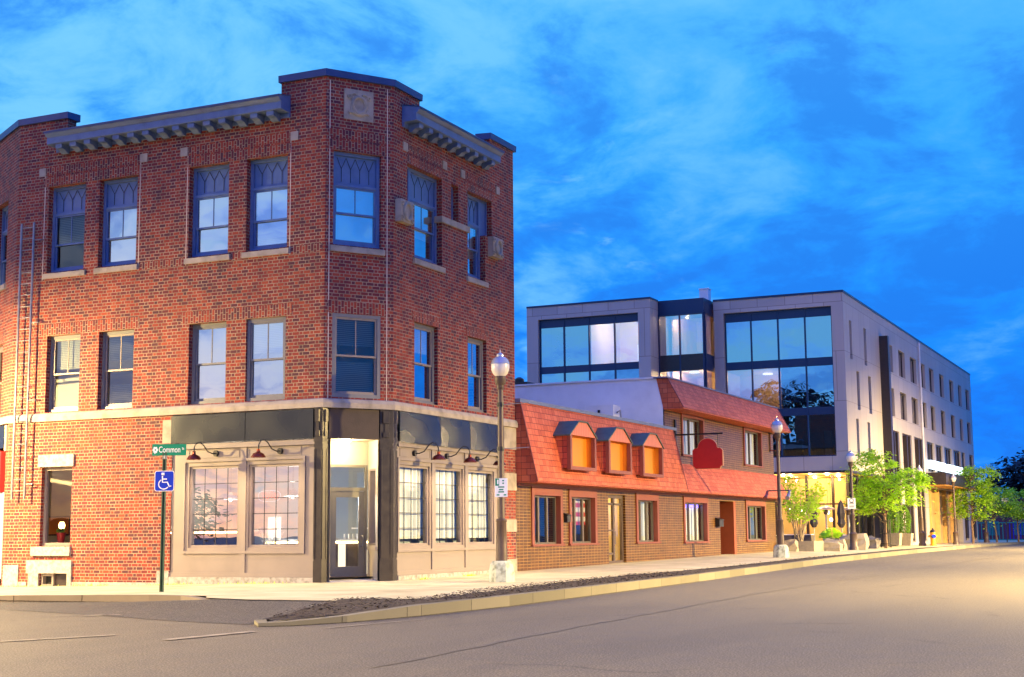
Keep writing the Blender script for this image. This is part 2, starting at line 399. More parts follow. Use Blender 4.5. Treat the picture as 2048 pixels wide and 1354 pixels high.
def sheet(name, m, xs, ys, zf, skip=None):
    b = MB()
    for x0, x1 in zip(xs, xs[1:]):
        for y0, y1 in zip(ys, ys[1:]):
            b.face([(x, y, zf(x, y)) for x, y in ((x0, y0), (x1, y0), (x1, y1), (x0, y1))])
    return b.build(name, m, merge=True)
def asphalt(name, col, dk, warm):
    m = bpy.data.materials.new(name); m.use_nodes = True; nt = m.node_tree; nt.nodes.clear(); t = NT(nt)
    tc = t.n('ShaderNodeTexCoord').outputs['Object']
    st = t.n('ShaderNodeMapping', {'Scale': (1.0, .22, 1.0), 'Rotation': (0, 0, R(3))}); t.put(st.inputs[0], tc)
    big = t.noise(st.outputs[0], .35, 6, .6, .4).outputs[0]; fine = t.noise(tc, 42, 3, .7).outputs[0]; mid = t.noise(tc, 2.3, 6, .65).outputs[0]
    c = t.ramp(big, [(.32, dk), (.5, col), (.7, warm)])
    c = t.mix(.6, c, t.ramp(mid, [(.3, tuple(v * .8 for v in dk)), (.7, warm)]))
    pt = t.noise(t.n('ShaderNodeMapping', {0: tc, 'Scale': (.5, .07, 1)}).outputs[0], 1.0, 3, .5).outputs[0]
    c = t.mix(t.m('MULTIPLY', t.step(pt, .53, .57), .4), c, dk)
    c = t.mix(t.step(fine, .45, .72), t.mix(.5, c, (0, 0, 0)), t.mix(.30, c, (.6, .55, .48)))
    vo = t.n('ShaderNodeTexVoronoi', {'Scale': .16, 'Randomness': 1.0}, feature='DISTANCE_TO_EDGE')
    wv = t.n('ShaderNodeVectorMath', {0: tc, 1: t.n('ShaderNodeVectorMath', {0: t.noise(tc, .9, 5).outputs[1], 1: (1.6, 1.6, 0)}, operation='MULTIPLY').outputs[0]}, operation='ADD')
    t.put(vo.inputs['Vector'], wv.outputs[0])
    crack = t.m('MULTIPLY', t.step(vo.outputs[0], .012, .003), t.step(t.noise(tc, .25, 2).outputs[0], .50, .62))
    c = t.mix(t.m('MULTIPLY', crack, .4), c, (.02, .017, .013))
    p = t.n('ShaderNodeBsdfPrincipled', {'Base Color': c, 'Roughness': t.m('ADD', .62, t.m('MULTIPLY', mid, .25)), 'Specular IOR Level': .35})
    b = t.n('ShaderNodeBump', {'Strength': .55, 'Distance': .008, 'Height': fine}); t.put(p.inputs['Normal'], b.outputs[0])
    t.n('ShaderNodeOutputMaterial', {0: p.outputs[0]}); return m
ASPH = asphalt('asphalt', (.15, .128, .078), (.112, .096, .058), (.182, .156, .096))
ASPHD = asphalt('driveway_asphalt', (.048, .041, .032), (.030, .026, .021), (.066, .056, .043))
xs = [-900, -300, -120, -60, -36, -29, -22, -18, -15, -12, -8, 0, 10, 40, 120, 300, 900]
ys = [-900, -300, -100, -40, -10, 10, 16, 22, 26, 30, 36, 40, 50, 60, 75, 90, 110, 125, 145, 170, 200, 260, 425, 600, 1500]
struct(sheet('road', ASPH, xs, ys, GR))
# driveway apron: darker asphalt laid over the road and ramped up to the pavement; leftward it also paints in shading
b = MB()
ap = [[(-36, 22.3), (-29, 22.6), (-21.5, 22.4), (-18.5, 21.4), (-16.0, 20.4), (-14.25, 20.0)], [(-36, 24.2), (-29, 24.4), (-21.5, 24.2), (-18.5, 23.4), (-16.2, 22.6), (-14.75, 22.0)], [(-36, 25.85), (-29, 25.8), (-21.3, 25.72), (-18.6, 24.95), (-16.5, 24.65), (-15.35, 24.78)]]
def apz(i, x, y): return GR(x, y) + (.006, .02, .06)[i] + (.09 if i == 2 and x > -18.7 else 0) - (.03 if (i == 2 and x < -20) else 0)
for i in range(2):
    for j in range(5):
        q = [(i, *ap[i][j]), (i, *ap[i][j + 1]), (i + 1, *ap[i + 1][j + 1]), (i + 1, *ap[i + 1][j])]
        b.face([(x, y, apz(k, x, y)) for k, x, y in q])
struct(b.build('driveway', ASPHD, merge=True))

def pavemat():
    m = bpy.data.materials.new('pavement_concrete'); m.use_nodes = True; nt = m.node_tree; nt.nodes.clear(); t = NT(nt)
    tc = t.n('ShaderNodeTexCoord').outputs['Object']; s = t.n('ShaderNodeSeparateXYZ', {0: tc})
    jx = t.m('ABSOLUTE', t.m('SUBTRACT', t.m('FRACT', t.m('DIVIDE', s.outputs[0], 2.6)), .5)); jy = t.m('ABSOLUTE', t.m('SUBTRACT', t.m('FRACT', t.m('DIVIDE', s.outputs[1], 2.6)), .5))
    j = t.m('MINIMUM', jx, jy)
    n1 = t.noise(tc, .7, 6, .6).outputs[0]; n2 = t.noise(tc, 30, 3).outputs[0]; n3 = t.noise(tc, 3.5, 5, .65).outputs[0]
    c = t.ramp(n1, [(.3, (.35, .31, .17)), (.5, (.48, .43, .245)), (.7, (.56, .51, .31))])
    c = t.mix(t.m('MULTIPLY', t.step(n3, .55, .72), .4), c, (.22, .19, .15))
    c = t.mix(t.m('MULTIPLY', t.step(n2, .5, .8), .35), c, (.2, .18, .15))
    c = t.mix(t.step(j, .006, .003), c, (.13, .11, .085))
    p = t.n('ShaderNodeBsdfPrincipled', {'Base Color': c, 'Roughness': .85})
    b = t.n('ShaderNodeBump', {'Strength': .4, 'Distance': .01, 'Height': t.m('ADD', n2, t.m('MULTIPLY', t.step(j, .002, .008), 2.0))}); t.put(p.inputs['Normal'], b.outputs[0])
    t.n('ShaderNodeOutputMaterial', {0: p.outputs[0]}); return m
PAVE = pavemat()
KY = 26.0                                   # kerb of the side street
MULCH = [(-14.0, 25.3), (-15.0, 29.3), (-15.3, 33), (-15.5, 38), (-15.75, 42.5), (-15.6, 43), (-15.4, 50), (-15.9, 64), (-16.3, 80), (-16.9, 100), (-17.2, 160), (-17.0, 230)]
FRONT = [(-19.6, KY), (-19.0, 25.2), (-17.6, 24.72), (-16, 24.72), (-15.4, 24.85), (-14.0, 25.35)]
def fy(x):
    for (x0, y0), (x1, y1) in zip(FRONT, FRONT[1:]):
        if x0 <= x <= x1: return y0 + (y1 - y0) * (x - x0) / (x1 - x0)
    return KY
b = MB()
def strip(a0, b0, a1, b1, n, zf, off=0.):
    for k in range(n):
        f0, f1 = k / n, (k + 1) / n
        q = [tuple(p[i] + (e[i] - p[i]) * f for i in (0, 1)) for p, e, f in ((a0, b0, f0), (a1, b1, f0), (a1, b1, f1), (a0, b0, f1))]
        b.face([(x, y, zf(x, y) + off) for x, y in q])
cx = [-60, -44, -36, -33, -30, -27, -24, -22, -20.5, -19.6, -19.0, -17.6, -16.8, -16, -15.4, -14.7, -14.0]
def topy(x): return 36.0 if x <= -15.38 else 25.35 + (-14.0 - x) / 1.38 * 10.65
for x0, x1 in zip(cx, cx[1:]): strip((x0, fy(x0)), (x0, topy(x0)), (x1, fy(x1)), (x1, topy(x1)), 4, GS)
yy = [36, 38, 42.5, 43, 50, 57, 64, 72, 80, 90, 100, 120, 140, 160, 230]
for y0, y1 in zip(yy, yy[1:]):
    w0, w1 = (-20.9, -20.9) if y0 < 76 else (-46, -46)
    strip((interp(MULCH, y0), y0), (w0, y0), (interp(MULCH, y1), y1), (w1, y1), 3, GS)
struct(b.build('sidewalk', PAVE, merge=True))

# kerbs
def kerb(path, w, zt, zb, name, m):
    b = MB(); P = [Vector((x, y, 0)) for x, y in path]; L = []; Rr = []
    for i, p in enumerate(P):
        d = (P[min(i + 1, len(P) - 1)] - P[max(i - 1, 0)]).normalized(); nrm = Vector((-d.y, d.x, 0)); L.append(p + nrm * w); Rr.append(p)
    for i in range(len(P) - 1):
        pts = [Rr[i], Rr[i + 1], L[i + 1], L[i]]
        b.hexa([(p.x, p.y, zb(p.x, p.y)) for p in pts] + [(p.x, p.y, zt(p.x, p.y) - (0.0)) for p in pts])
    return struct(b.build(name, m, merge=True))
KG = brickmat('granite_kerb', [(0, (.12, .112, .08)), (.5, (.16, .148, .105)), (1, (.20, .185, .135))], (.07, .06, .045), 2.0, 1.9, 0, .02, .85, 0., .6, .3)
dense = []
for (x0, y0), (x1, y1) in zip(KERB, KERB[1:]):
    n = max(1, int(math.hypot(x1 - x0, y1 - y0) / 3))
    dense += [(x0 + (x1 - x0) * k / n, y0 + (y1 - y0) * k / n) for k in range(n)]
dense.append(KERB[-1])
def nose(x, y): return GR(x, y) + .06 + .16 * clamp((y - 19.6) / 4, 0, 1) 
kerb(dense, .2, nose, lambda x, y: GR(x, y) - .2, 'kerb', KG)
LK = [(-62, KY - .2), (-44, KY - .2), (-36, KY - .2), (-30, KY - .22), (-24.7, KY - .25), (-24.65, KY - .25), (-21, KY - .2), (-20.1, KY - .25), (-19.5, 25.45), (-18.9, 25.0), (-17.7, 24.55), (-17.2, 24.5)]
KG2 = brickmat('old_granite_kerb', [(0, (.14, .115, .085)), (.5, (.20, .165, .12)), (1, (.25, .21, .155))], (.05, .04, .03), 2.0, 2.5, 0, .03, .85, 0., .6, .5)
kerb(LK, .22, lambda x, y: GS(x, y) + .012 - .12 * clamp((x + 20.2) / 3.2, 0, 1), lambda x, y: GR(x, y) - .25, 'kerb', KG2)

# mulch strip
b = MB(); rows = []
my = [20.3, 20.8, 21.4, 22, 22.7, 23.4, 24.1, 24.8] + [25.4 + .45 * k for k in range(40)] + [44 + 2 * k for k in range(60)]
for y in my:
    xr_ = kx(y) - .19 if y > 21 else -13.35 - .2
    if y < 24.85: xl_ = -14.1 - (y - 20) / 4.85 * 1.3
    elif y < 25.35: xl_ = -15.4 + (y - 24.85) / .5 * 1.4
    else: xl_ = interp(MULCH, y)
    xl_ += rnd.uniform(-.05, .05)
    ncol = 14
    rows.append([(xl_ + (xr_ - xl_) * k / ncol, y, nose(kx(y), y) - .02 + (0 if k == ncol else (GS(xl_, max(y, 25.5)) - nose(kx(y), y)) * (1 - k / ncol) if y > 25 else 0) + rnd.uniform(-.006, .022) * (0.2 if k in (0,) else 1) - (.05 if k == 0 and y < 25 else 0)) for k in range(ncol + 1)])
for a, c in zip(rows, rows[1:]):
    for k in range(14): b.face([a[k], a[k + 1], c[k + 1], c[k]])
MUL = mat('bark_mulch', (.048, .037, .028), .95, var=.7, vscale=38, bump=1.0, bscale=60, dark=(.008, .006, .005))
tag(b.build('mulch', MUL, merge=True), None, None, kind='stuff')
ch = MB()
for k in range(7000):
    y = rnd.uniform(20.6, 43) if k < 6300 else rnd.uniform(43, 70)
    xr_ = kx(y) - .25; xl_ = (-14.1 - (y - 20) / 4.85 * 1.2) if y < 24.85 else interp(MULCH, max(y, 25.4)) + .05
    x = rnd.uniform(xl_, xr_); z = nose(kx(y), y) + (GS(x, y) - nose(kx(y), y) if y > 25 else 0) * .5 + rnd.uniform(0, .035)
    a = rnd.uniform(0, 6.3); l = rnd.uniform(.012, .035); w = l * rnd.uniform(.25, .5); dz = rnd.uniform(-.02, .02)
    u = Vector((math.cos(a), math.sin(a), rnd.uniform(-.3, .3))) * l; v = Vector((-math.sin(a), math.cos(a), rnd.uniform(-.5, .5))) * w; c = Vector((x, y, z))
    ch.face([c - u - v, c + u - v, c + u + v, c - u + v])
tag(ch.build('mulch_chips', mat('bark_chip', (.06, .045, .034), .9, var=.6, vscale=9)), None, None, kind='stuff')
# weeds at the wall foot
wd = MB()
for k in range(420):
    c = rnd.choice([(-29.6, 33.7, .5), (-26.4, 33.6, .5), (-20.2, 36.9, .15), (-20.2, 39.8, .2), (-24, 33.6, .7), (-32.4, 33.7, .4)])
    x = c[0] + rnd.gauss(0, c[2] if c[1] < 34 else .04); y = c[1] + rnd.gauss(0, .06 if c[1] < 34 else c[2]); z = GS(x, y); a = rnd.uniform(0, 6.3); h = rnd.uniform(.02, .09)
    wd.face([(x, y, z), (x + .02 * math.cos(a), y + .02 * math.sin(a), z), (x + .03 * math.cos(a + 1), y + .03 * math.sin(a + 1), z + h)])
tag(wd.build('weeds', LEAF), None, None, kind='stuff')
# faded paint on the road
RP = mat('worn_road_paint', (.22, .195, .15), .8, var=.6, vscale=5, dark=(.13, .11, .08))
b = MB()
for pts in ([(-13.36, 16.7), (-13.16, 16.65), (-13.0, 18.5), (-13.2, 18.6)], [(-12.5, 19.6), (-12.42, 19.6), (-12.1, 22.2), (-12.15, 22.2)], [(-19.6, 21.1), (-19.35, 21.1), (-18.4, 21.5), (-18.5, 21.62)],
            [(-18.75, 21.05), (-18.65, 21.0), (-18.3, 21.7), (-18.4, 21.8)], [(-15.4, 15.6), (-15.3, 15.5), (-14.6, 17.2), (-14.7, 17.3)]):
    b.face([(x, y, GR(x, y) + .012) for x, y in pts])
struct(b.build('road_marking', RP))
TAR = mat('tar_seam', (.105, .09, .06), .6, var=.4, vscale=3)
b = MB()
for path, w_ in (([(-8.3, 14), (-8.7, 19), (-8.87, 21.7), (-9.1, 25.9), (-9.5, 33), (-9.7, 41.3), (-9.5, 50), (-9.2, 63), (-9.4, 90), (-10, 120)], .03),):
    pts = []
    for (x0, y0), (x1, y1) in zip(path, path[1:]):
        for k in range(8): f_ = k / 8; pts.append((x0 + (x1 - x0) * f_ + rnd.uniform(-.035, .035), y0 + (y1 - y0) * f_))
    for p, q in zip(pts, pts[1:]):
        wa, wb = w_ * rnd.uniform(.4, 1.3), w_ * rnd.uniform(.4, 1.3)
        b.face([(p[0] - wa, p[1], GR(*p) + .006), (p[0] + wa, p[1], GR(*p) + .006), (q[0] + wb, q[1], GR(*q) + .006), (q[0] - wb, q[1], GR(*q) + .006)])
struct(b.build('road_seam', TAR))

# ------------------------------------------------------------------ brick corner building
def mitre(b, path, prof, swap=False):       # profile (n,z) swept along a plan path, n to the right of travel
    P = [Vector(p) for p in path]; N = []
    for i in range(len(P)):
        ns = []
        if i > 0: d = (P[i] - P[i - 1]).normalized(); ns.append(Vector((d.y, -d.x)))
        if i < len(P) - 1: d = (P[i + 1] - P[i]).normalized(); ns.append(Vector((d.y, -d.x)))
        if len(ns) == 1: N.append(ns[0])
        else: m = (ns[0] + ns[1]).normalized(); N.append(m / max(.3, m.dot(ns[0])))
    for i in range(len(P) - 1):
        for j in range(len(prof)):
            a, c = prof[j], prof[(j + 1) % len(prof)]
            q = [P[i] + N[i] * a[0], P[i + 1] + N[i + 1] * a[0], P[i + 1] + N[i + 1] * c[0], P[i] + N[i] * c[0]]
            b.face([(q[0].x, q[0].y, a[1]), (q[1].x, q[1].y, a[1]), (q[2].x, q[2].y, c[1]), (q[3].x, q[3].y, c[1])], swap)
    for i, rev in ((0, False), (len(P) - 1, True)):
        q = [((P[i] + N[i] * n).x, (P[i] + N[i] * n).y, z) for n, z in prof]
        b.face(list(reversed(q)) if rev else q)
    return b
pB, pA, pL, pW, pE = (-21.72, 33.89), (-20.53, 35.66), (-33.15, 33.89), (-37.05, 36.14), (-20.53, 43.82)
BB = thing('brick_corner_building', 'three storey red brick building with a chamfered corner entrance and grey storefront', 'building', (-21.7, 33.9, 0))
SILL3, TOP3, SILL2, TOP2 = 9.56, 12.28, 5.22, 7.58
W3 = [(-31.86, -30.40), (-29.84, -28.39), (-26.45, -25.03), (-24.40, -22.99)]
W2 = [(-31.74, -30.42), (-29.70, -28.38), (-26.35, -25.03), (-24.34, -22.99)]
b = MB()
holesL = [(a, c, SILL3, TOP3, .3) for a, c in W3] + [(a, c, SILL2, TOP2, .3) for a, c in W2] + [(-31.77, -30.58, 1.19, 3.55, .3), (-31.72, -30.62, .0, .42, .3), (-26.87, -21.72, -.3, 4.93, .02)]
sol = []
for a, c in ((-32.02, -28.29), (-26.53, -22.89)):
    sol += [(a, c, 12.29, 12.58), (a, c, 12.64, 12.89), (a - .1, c + .1, 7.59, 7.93)]
for a, c in ((-30.0, -29.97), (-28.2, -26.6), (-24.9, -24.53), (-22.86, -21.8)): sol.append((a, c, 9.33, 9.56))
b.wall(FL, -33.15, -21.72, -.4, 13.9, holesL, .3, sol)
holesC = [(.25, 1.74, 9.55, 12.27, .22), (.25, 1.74, 5.24, 7.60, .15), (0, LC, -.3, 4.95, .02)]
b.wall(FC, 0, LC, -.4, 13.9, holesC, .3, [(.12, 1.9, 7.61, 7.95), (.12, 1.9, 12.29, 12.58), (.12, 1.9, 12.64, 12.89)])
holesR = [(36.91, 38.65, 9.56, 12.3, .3, 'l'), (36.47, 36.91, 11.08, 12.3, .3, 'r'), (39.25, 39.76, 11.13, 12.3, .3), (40.38, 41.64, 9.56, 12.3, .3, 'r'), (41.64, 42.13, 11.08, 12.3, .3, 'l'),
          (36.91, 38.36, 5.28, 7.64, .3), (40.36, 41.68, 5.28, 7.62, .3), (35.66, 42.72, -.3, 4.95, .02)]
b.wall(FR, 35.66, 43.82, -.4, 13.9, holesR, .3, [(36.45, 38.7, 12.31, 12.58), (40.2, 42.3, 12.31, 12.58), (36.5, 38.6, 12.64, 12.89), (40.15, 42.3, 12.64, 12.89), (36.8, 38.5, 7.65, 7.95), (40.25, 41.8, 7.63, 7.93)])
b.quad(FR, 36.91, 36.91 + 1e-3, 9.5, 9.55)
for u in (36.91, 41.64): b.face([FR(u, 9.56, 0), FR(u, 11.08, 0), FR(u, 11.08, -.3), FR(u, 9.56, -.3)])
holesW = [(-2.4, -1.02, 9.5, 12.2, .3), (-2.4, -1.02, 5.22, 7.55, .3), (-4.0, -.25, -.3, 4.9, .05)]
b.wall(FW, -4.5, 0, -.4, 13.9, holesW, .3, [(-2.6, -.9, 7.56, 7.9), (-2.6, -.9, 12.21, 12.5)])
for p, q in ((pE, (-37.05, 43.82)), ((-37.05, 43.82), pW)):
    b.face([(*p, -.4), (*q, -.4), (*q, 13.9), (*p, 13.9)])
b.face([(*p, 13.75) for p in (pW, pL, pB, pA, pE, (-37.05, 43.82))])
for path in ([(-23.24, 33.89), pB, pA, (-20.53, 37.22)], [pW, pL, (-31.2, 33.89)], [(-20.53, 42.0), pE, (-22.5, 43.82)]):
    mitre(b, path, [(0, 13.9), (0, 14.42), (-.38, 14.42), (-.38, 13.9)])
for fr, us in ((FL, (-32.02, -28.29, -26.53, -22.89)), ):
    for u in us:
        b.ob(fr, u - .012, u + .012, 9.34, 12.64, -.01, .004, mi=1)
for u in (.13, LC - .2): b.ob(FC, u - .012, u + .012, 5.2, 14.3, -.01, .004, mi=1)
MORT = mat('mortar', (.60, .52, .42), .9, var=.25)
b.build('wall', [BRICK, MORT], BB)
BAND = [(0, 4.94), (.10, 4.94), (.10, 5.08), (.06, 5.17), (0, 5.2)]
mitre(MB(), [pW, pL, pB, pA, pE], BAND).build('stone_band', STONE, BB)
for path in ([(-23.3, 33.89), pB, pA, (-20.53, 37.28)], [pW, pL, (-31.15, 33.89)], [(-20.53, 41.95), (-20.53, 43.86), (-22.5, 43.86)]):
    mitre(MB(), path, [(-.5, 14.40), (.07, 14.40), (.08, 14.60), (-.5, 14.63)]).build('parapet_cap', CAPM, BB)
# cornices with their blocks
def cornice(fr, u0, u1, n):
    c = MB(); c.sweep(fr, [(0, 13.33), (.06, 13.33), (.06, 13.47), (.44, 13.48), (.48, 13.5), (.48, 13.70), (.52, 13.72), (.60, 13.80), (.60, 13.85), (0, 13.98), (-.4, 13.99), (-.4, 13.9), (0, 13.9)], u0, u1)
    o = c.build('cornice', BLUEC, BB)
    f = MB(); f.sweep(fr, [(-.4, 13.995), (0, 13.985), (.61, 13.855), (.62, 13.81), (.625, 13.87), (0, 14.0), (-.4, 14.01)], u0 - .02, u1 + .02); f.build('flashing', CAPM, o)
    for k in range(n):
        u = u0 + .42 + (u1 - u0 - .84) * k / (n - 1)
        q = MB(); q.sweep(fr, [(.06, 13.24), (.16, 13.24), (.26, 13.32), (.40, 13.34), (.42, 13.38), (.42, 13.478), (.06, 13.468)], u - .12, u + .12); q.build('modillion', BLUEC, o)
cornice(FL, -31.58, -22.92, 15); cornice(FR, 36.15, 41.85, 9)
for fr, us in ((FL, (-32.27, -28.29, -26.79, -22.89)), (FR, (36.21, 38.68, 39.9, 42.45))):
    for u in us: MB().ob(fr, u, u + .26, 12.64, 12.90, -.02, .03).build('corner_block', STONE, BB)

def window(P, fr, u0, u1, z0, z1, dep=.24, cas=BLUEP, sashm=BLUEP, transom=None, rail=None, blind=None, gl=GLASS, muntin=True, sill=None, arches=3, low=None, cw=.10, name='window'):
    c = MB(); n0, n1 = -dep - .06, -dep + .05
    c.ring(fr, u0, u1, z0, z1, cw, n0, n1)
    zt = z1 - cw
    if transom:
        c.ob(fr, u0 + cw, u1 - cw, transom - .08, transom, n0, n1)
    w = c.build(name, cas, P)
    if transom:
        t_ = MB(); t_.ob(fr, u0 + cw, u1 - cw, transom, z1 - cw, n0, -dep - .02); tp = t_.build('transom_panel', cas, w)
        q = MB(); a, e = u0 + cw, u1 - cw; W_ = (e - a) / (arches + .5); h = z1 - cw - transom; nn = -dep - .005
        for k in range(arches):
            uc = a + W_ * (k + .75); zm = transom + h * .55
            q.tube([fr(uc, transom + h * .08, nn), fr(uc, zm, nn)], .008, 5)
            for s_ in (-1, 1): q.tube([fr(uc, zm, nn), fr(uc + s_ * W_ * .22, zm + h * .16, nn), fr(uc + s_ * W_ * .48, zm + h * .38, nn)], .008, 5)
        q.build('tracery', BLKM, tp); zt = transom - .08
    a, e, zb = u0 + cw, u1 - cw, z0 + cw
    rail = rail or (zb + zt) / 2
    s_ = MB(); s_.ring(fr, a, e, rail - .03, zt, .055, n0 + .03, n1 - .03); s_.ring(fr, a, e, zb, rail + .03, .055, n0 - .01, n1 - .065, .08)
    if muntin: s_.ob(fr, (a + e) / 2 - .015, (a + e) / 2 + .015, rail + .02, zt - .05, n0 + .04, n1 - .05)
    s_.build('sash', sashm, w)
    p_ = MB(); p_.quad(fr, a + .05, e - .05, rail, zt - .05, -dep - .01); p_.quad(fr, a + .05, e - .05, zb + .05, rail, -dep - .05); p_.build('pane', gl, w)
    if blind:
        bm_, bz = blind
        q = MB(); q.ob(fr, a + .03, e - .03, bz, zt - .02, -dep - .16, -dep - .13); q.build('blind', bm_, w)
    if low:
        q = MB(); q.ob(fr, a + .02, e - .02, zb, low[1], -dep - .30, -dep - .25); q.build('shade', low[0], w)
    if sill:
        q = MB(); q.sweep(fr, [(-dep + .02, z0 - .2), (.07, z0 - .2), (.07, z0 - .04), (-dep + .02, z0 + .015)], u0 - .1, u1 + .1); q.build('sill', STONE, w)
    return w
window(BB, FL, *W3[0], SILL3, TOP3, transom=11.45, rail=10.45, blind=(BLINDG, 10.42), gl=GLASS, sill=1)
window(BB, FL, *W3[1], SILL3, TOP3, gl=GLASSU, transom=11.45, rail=10.45, blind=(SHADE, 9.7), sill=1)
window(BB, FL, *W3[2], SILL3, TOP3, gl=GLASSU, transom=11.45, rail=10.45, blind=(SHADE, 9.68), sill=1)
window(BB, FL, *W3[3], SILL3, TOP3, gl=GLASSU, transom=11.45, rail=10.45, blind=(SHADEW, 9.95), sill=1, low=(BLIND, 10.2))
window(BB, FC, .25, 1.74, 9.55, 12.27, dep=.16, gl=GLASSU, transom=11.35, rail=10.5, blind=(SHADEW, 9.7), sill=1, arches=4)
window(BB, FL, *W2[0], SILL2, TOP2, gl=GLASSM, cas=SASHG, sashm=GREYD, blind=(BLINDG, 6.55), dep=.22)
window(BB, FL, *W2[1], SILL2, TOP2, gl=GLASSM, cas=SASHG, sashm=GREYD, blind=(BLINDG, 6.7), dep=.22, low=(BLINDG, 6.0))
window(BB, FL, *W2[2], SILL2, TOP2, cas=SASHG, sashm=SASHG, blind=(SHADEW, 5.32), dep=.22, gl=GLASSU)
window(BB, FL, *W2[3], SILL2, TOP2, cas=SASHG, sashm=SASHG, blind=(BLIND, 6.6), dep=.12, gl=GLASSU)
window(BB, FC, .25, 1.74, 5.24, 7.60, dep=.06, cas=SASHG, sashm=GREYD, blind=(BLINDG, 6.72), gl=GLASS, low=(BLINDG, 6.3))
window(BB, FR, 36.91, 38.36, 5.28, 7.64, cas=SASHG, sashm=GREYD, blind=(BLIND, 6.8), dep=.18, gl=GLASSU)
window(BB, FR, 40.36, 41.68, 5.28, 7.62, cas=SASHG, sashm=GREYD, blind=(BLINDG, 6.8), dep=.18, gl=GLASSU)
window(BB, FW, -2.4, -1.02, 9.5, 12.2, transom=11.4, rail=10.4, blind=(SHADE, 9.7), sill=1)
window(BB, FW, -2.4, -1.02, 5.22, 7.55, cas=SASHG, sashm=GREYD, blind=(BLINDG, 6.5))
# the grouped third floor windows of the street side
for u0, u1, x0, x1 in ((36.91, 38.65, 36.47, 36.91), (40.38, 41.64, 41.64, 42.13)):
    w = window(BB, FR, u0, u1, 9.56, 12.3, transom=11.4, rail=10.55, blind=(SHADE, 10.3), sill=1, gl=GLASSU)
    q = MB(); q.ob(FR, x0, x1, 11.08, 12.3, -.34, -.22); q.ring(FR, x0 + .001, x1 - .001, 11.081, 12.299, .06, -.22, -.18); q.build('side_panel', BLUEP, w)
w = MB().ring(FR, 39.25, 39.76, 11.13, 12.3, .07, -.3, -.2).build('window', BLUEP, BB)
MB().quad(FR, 39.3, 39.72, 11.18, 12.25, -.27).build('pane', GLASSU, w); MB().ob(FR, 39.3, 39.72, 11.15, 12.28, -.42, -.36).build('blind', SHADE, w)
MB().ob(FR, 38.52, 40.42, 10.93, 11.12, -.2, .07).build('sill', STONE, BB)
for u in (35.68, 41.75):                    # carved stone blocks beside the windows
    o = MB().ob(FR, u + .08, u + .80, 10.42, 11.08, -.02, .20).build('carved_block', STONE, BB)
    q = MB()
    ring_ = [FR(u + .45 + .21 * math.cos(a), 10.75 + .25 * math.sin(a), .22) for a in [2 * math.pi * k / 16 for k in range(17)]]
    q.tube(ring_, .05, 6)
    for sx_ in (-1, 1):
        for sz in (-1, 1):
            q.tube([FR(u + .45 + sx_ * (.3 + .06 * math.cos(a)), 10.75 + sz * (.22 + .06 * math.sin(a)), .21) for a in [k * .7 for k in range(9)]], .03, 5)
    q.build('scroll', STONE, o, smooth=True)
o = MB().ob(FC, .55, 1.47, 13.22, 14.12, -.02, .035).build('carved_panel', STONE, BB)
q = MB(); uc, zc = 1.01, 13.66
q.tube([FC(uc + .2 * math.cos(a), zc + .24 * math.sin(a), .05) for a in [2 * math.pi * k / 20 for k in range(21)]], .055, 6)
for s_ in (-1, 1):
    q.tube([FC(uc + s_ * (.16 + .11 * math.cos(a) * (1 - a / 9)), zc + .26 + .08 * math.sin(a), .05) for a in [k * .6 for k in range(11)]], .03, 5)
    q.tube([FC(uc + s_ * (.31 + .05 * math.cos(a)), zc + .24 + .05 * math.sin(a), .05) for a in [k * .7 for k in range(10)]], .028, 5)
    q.tube([FC(uc + s_ * .08 * k, zc - .27 - .03 * math.sin(k * 1.9) + .012 * k, .05) for k in range(5)], [.05, .045, .055, .035, .045], 6)
    q.tube([FC(uc + s_ * (.23 + .03 * math.sin(k * 1.5)), zc - .2 + .1 * k, .045) for k in range(5)], .03, 5)
q.build('wreath', STONE, o, smooth=True)
# lower left window, its stones and the cellar opening
w = MB().ring(FL, -31.77, -30.58, 1.19, 3.55, .09, -.28, -.14).build('window', GREYD, BB)
MB().quad(FL, -31.7, -30.65, 1.26, 3.48, -.22).build('pane', GLASS, w)
RST = mat('rough_granite', (.33, .32, .295), .9, var=.4, vscale=9, bump=1.4, bscale=7)
MB().ob(FL, -31.88, -30.50, 3.56, 3.92, -.1, .06).build('lintel', RST, BB); MB().ob(FL, -32.03, -30.52, .90, 1.17, -.25, .09).build('sill', RST, BB)
MB().ob(FL, -32.2, -30.46, .38, .76, -.1, .07).build('lintel', RST, BB)
for a, c in ((-32.12, -31.73), (-30.61, -30.46)): MB().ob(FL, a, c, -.1, .378, -.1, .06).build('quoin', RST, BB)
o = MB().ob(FL, -31.2, -30.65, -.1, .37, -.2, -.12).build('cellar_hatch', DARKC, BB)
q = MB().ring(FL, -31.7, -31.22, -.02, .36, .07, -.2, -.05); q.build('vent_frame', GREYP, BB); MB().quad(FL, -31.65, -31.25, 0, .33, -.19).build('vent_opening', BLACK, BB)
for a, c, z in ((-27.3, -26.88, .46), (-33.15, -32.55, .62)): MB().ob(FL, a, c, -.2, z, -.05, .035).build('quoin', RST, BB)
MB().ob(FL, -32.54, -32.21, -.2, .12, -.05, .03).build('plinth', GRANL, BB); MB().ob(FL, -30.45, -27.31, -.2, .13, -.05, .03).build('plinth', GRANL, BB)
MB().ob(FL, -27.2, -26.87, 4.12, 4.8, -.05, .04).build('quoin', STONE, BB)
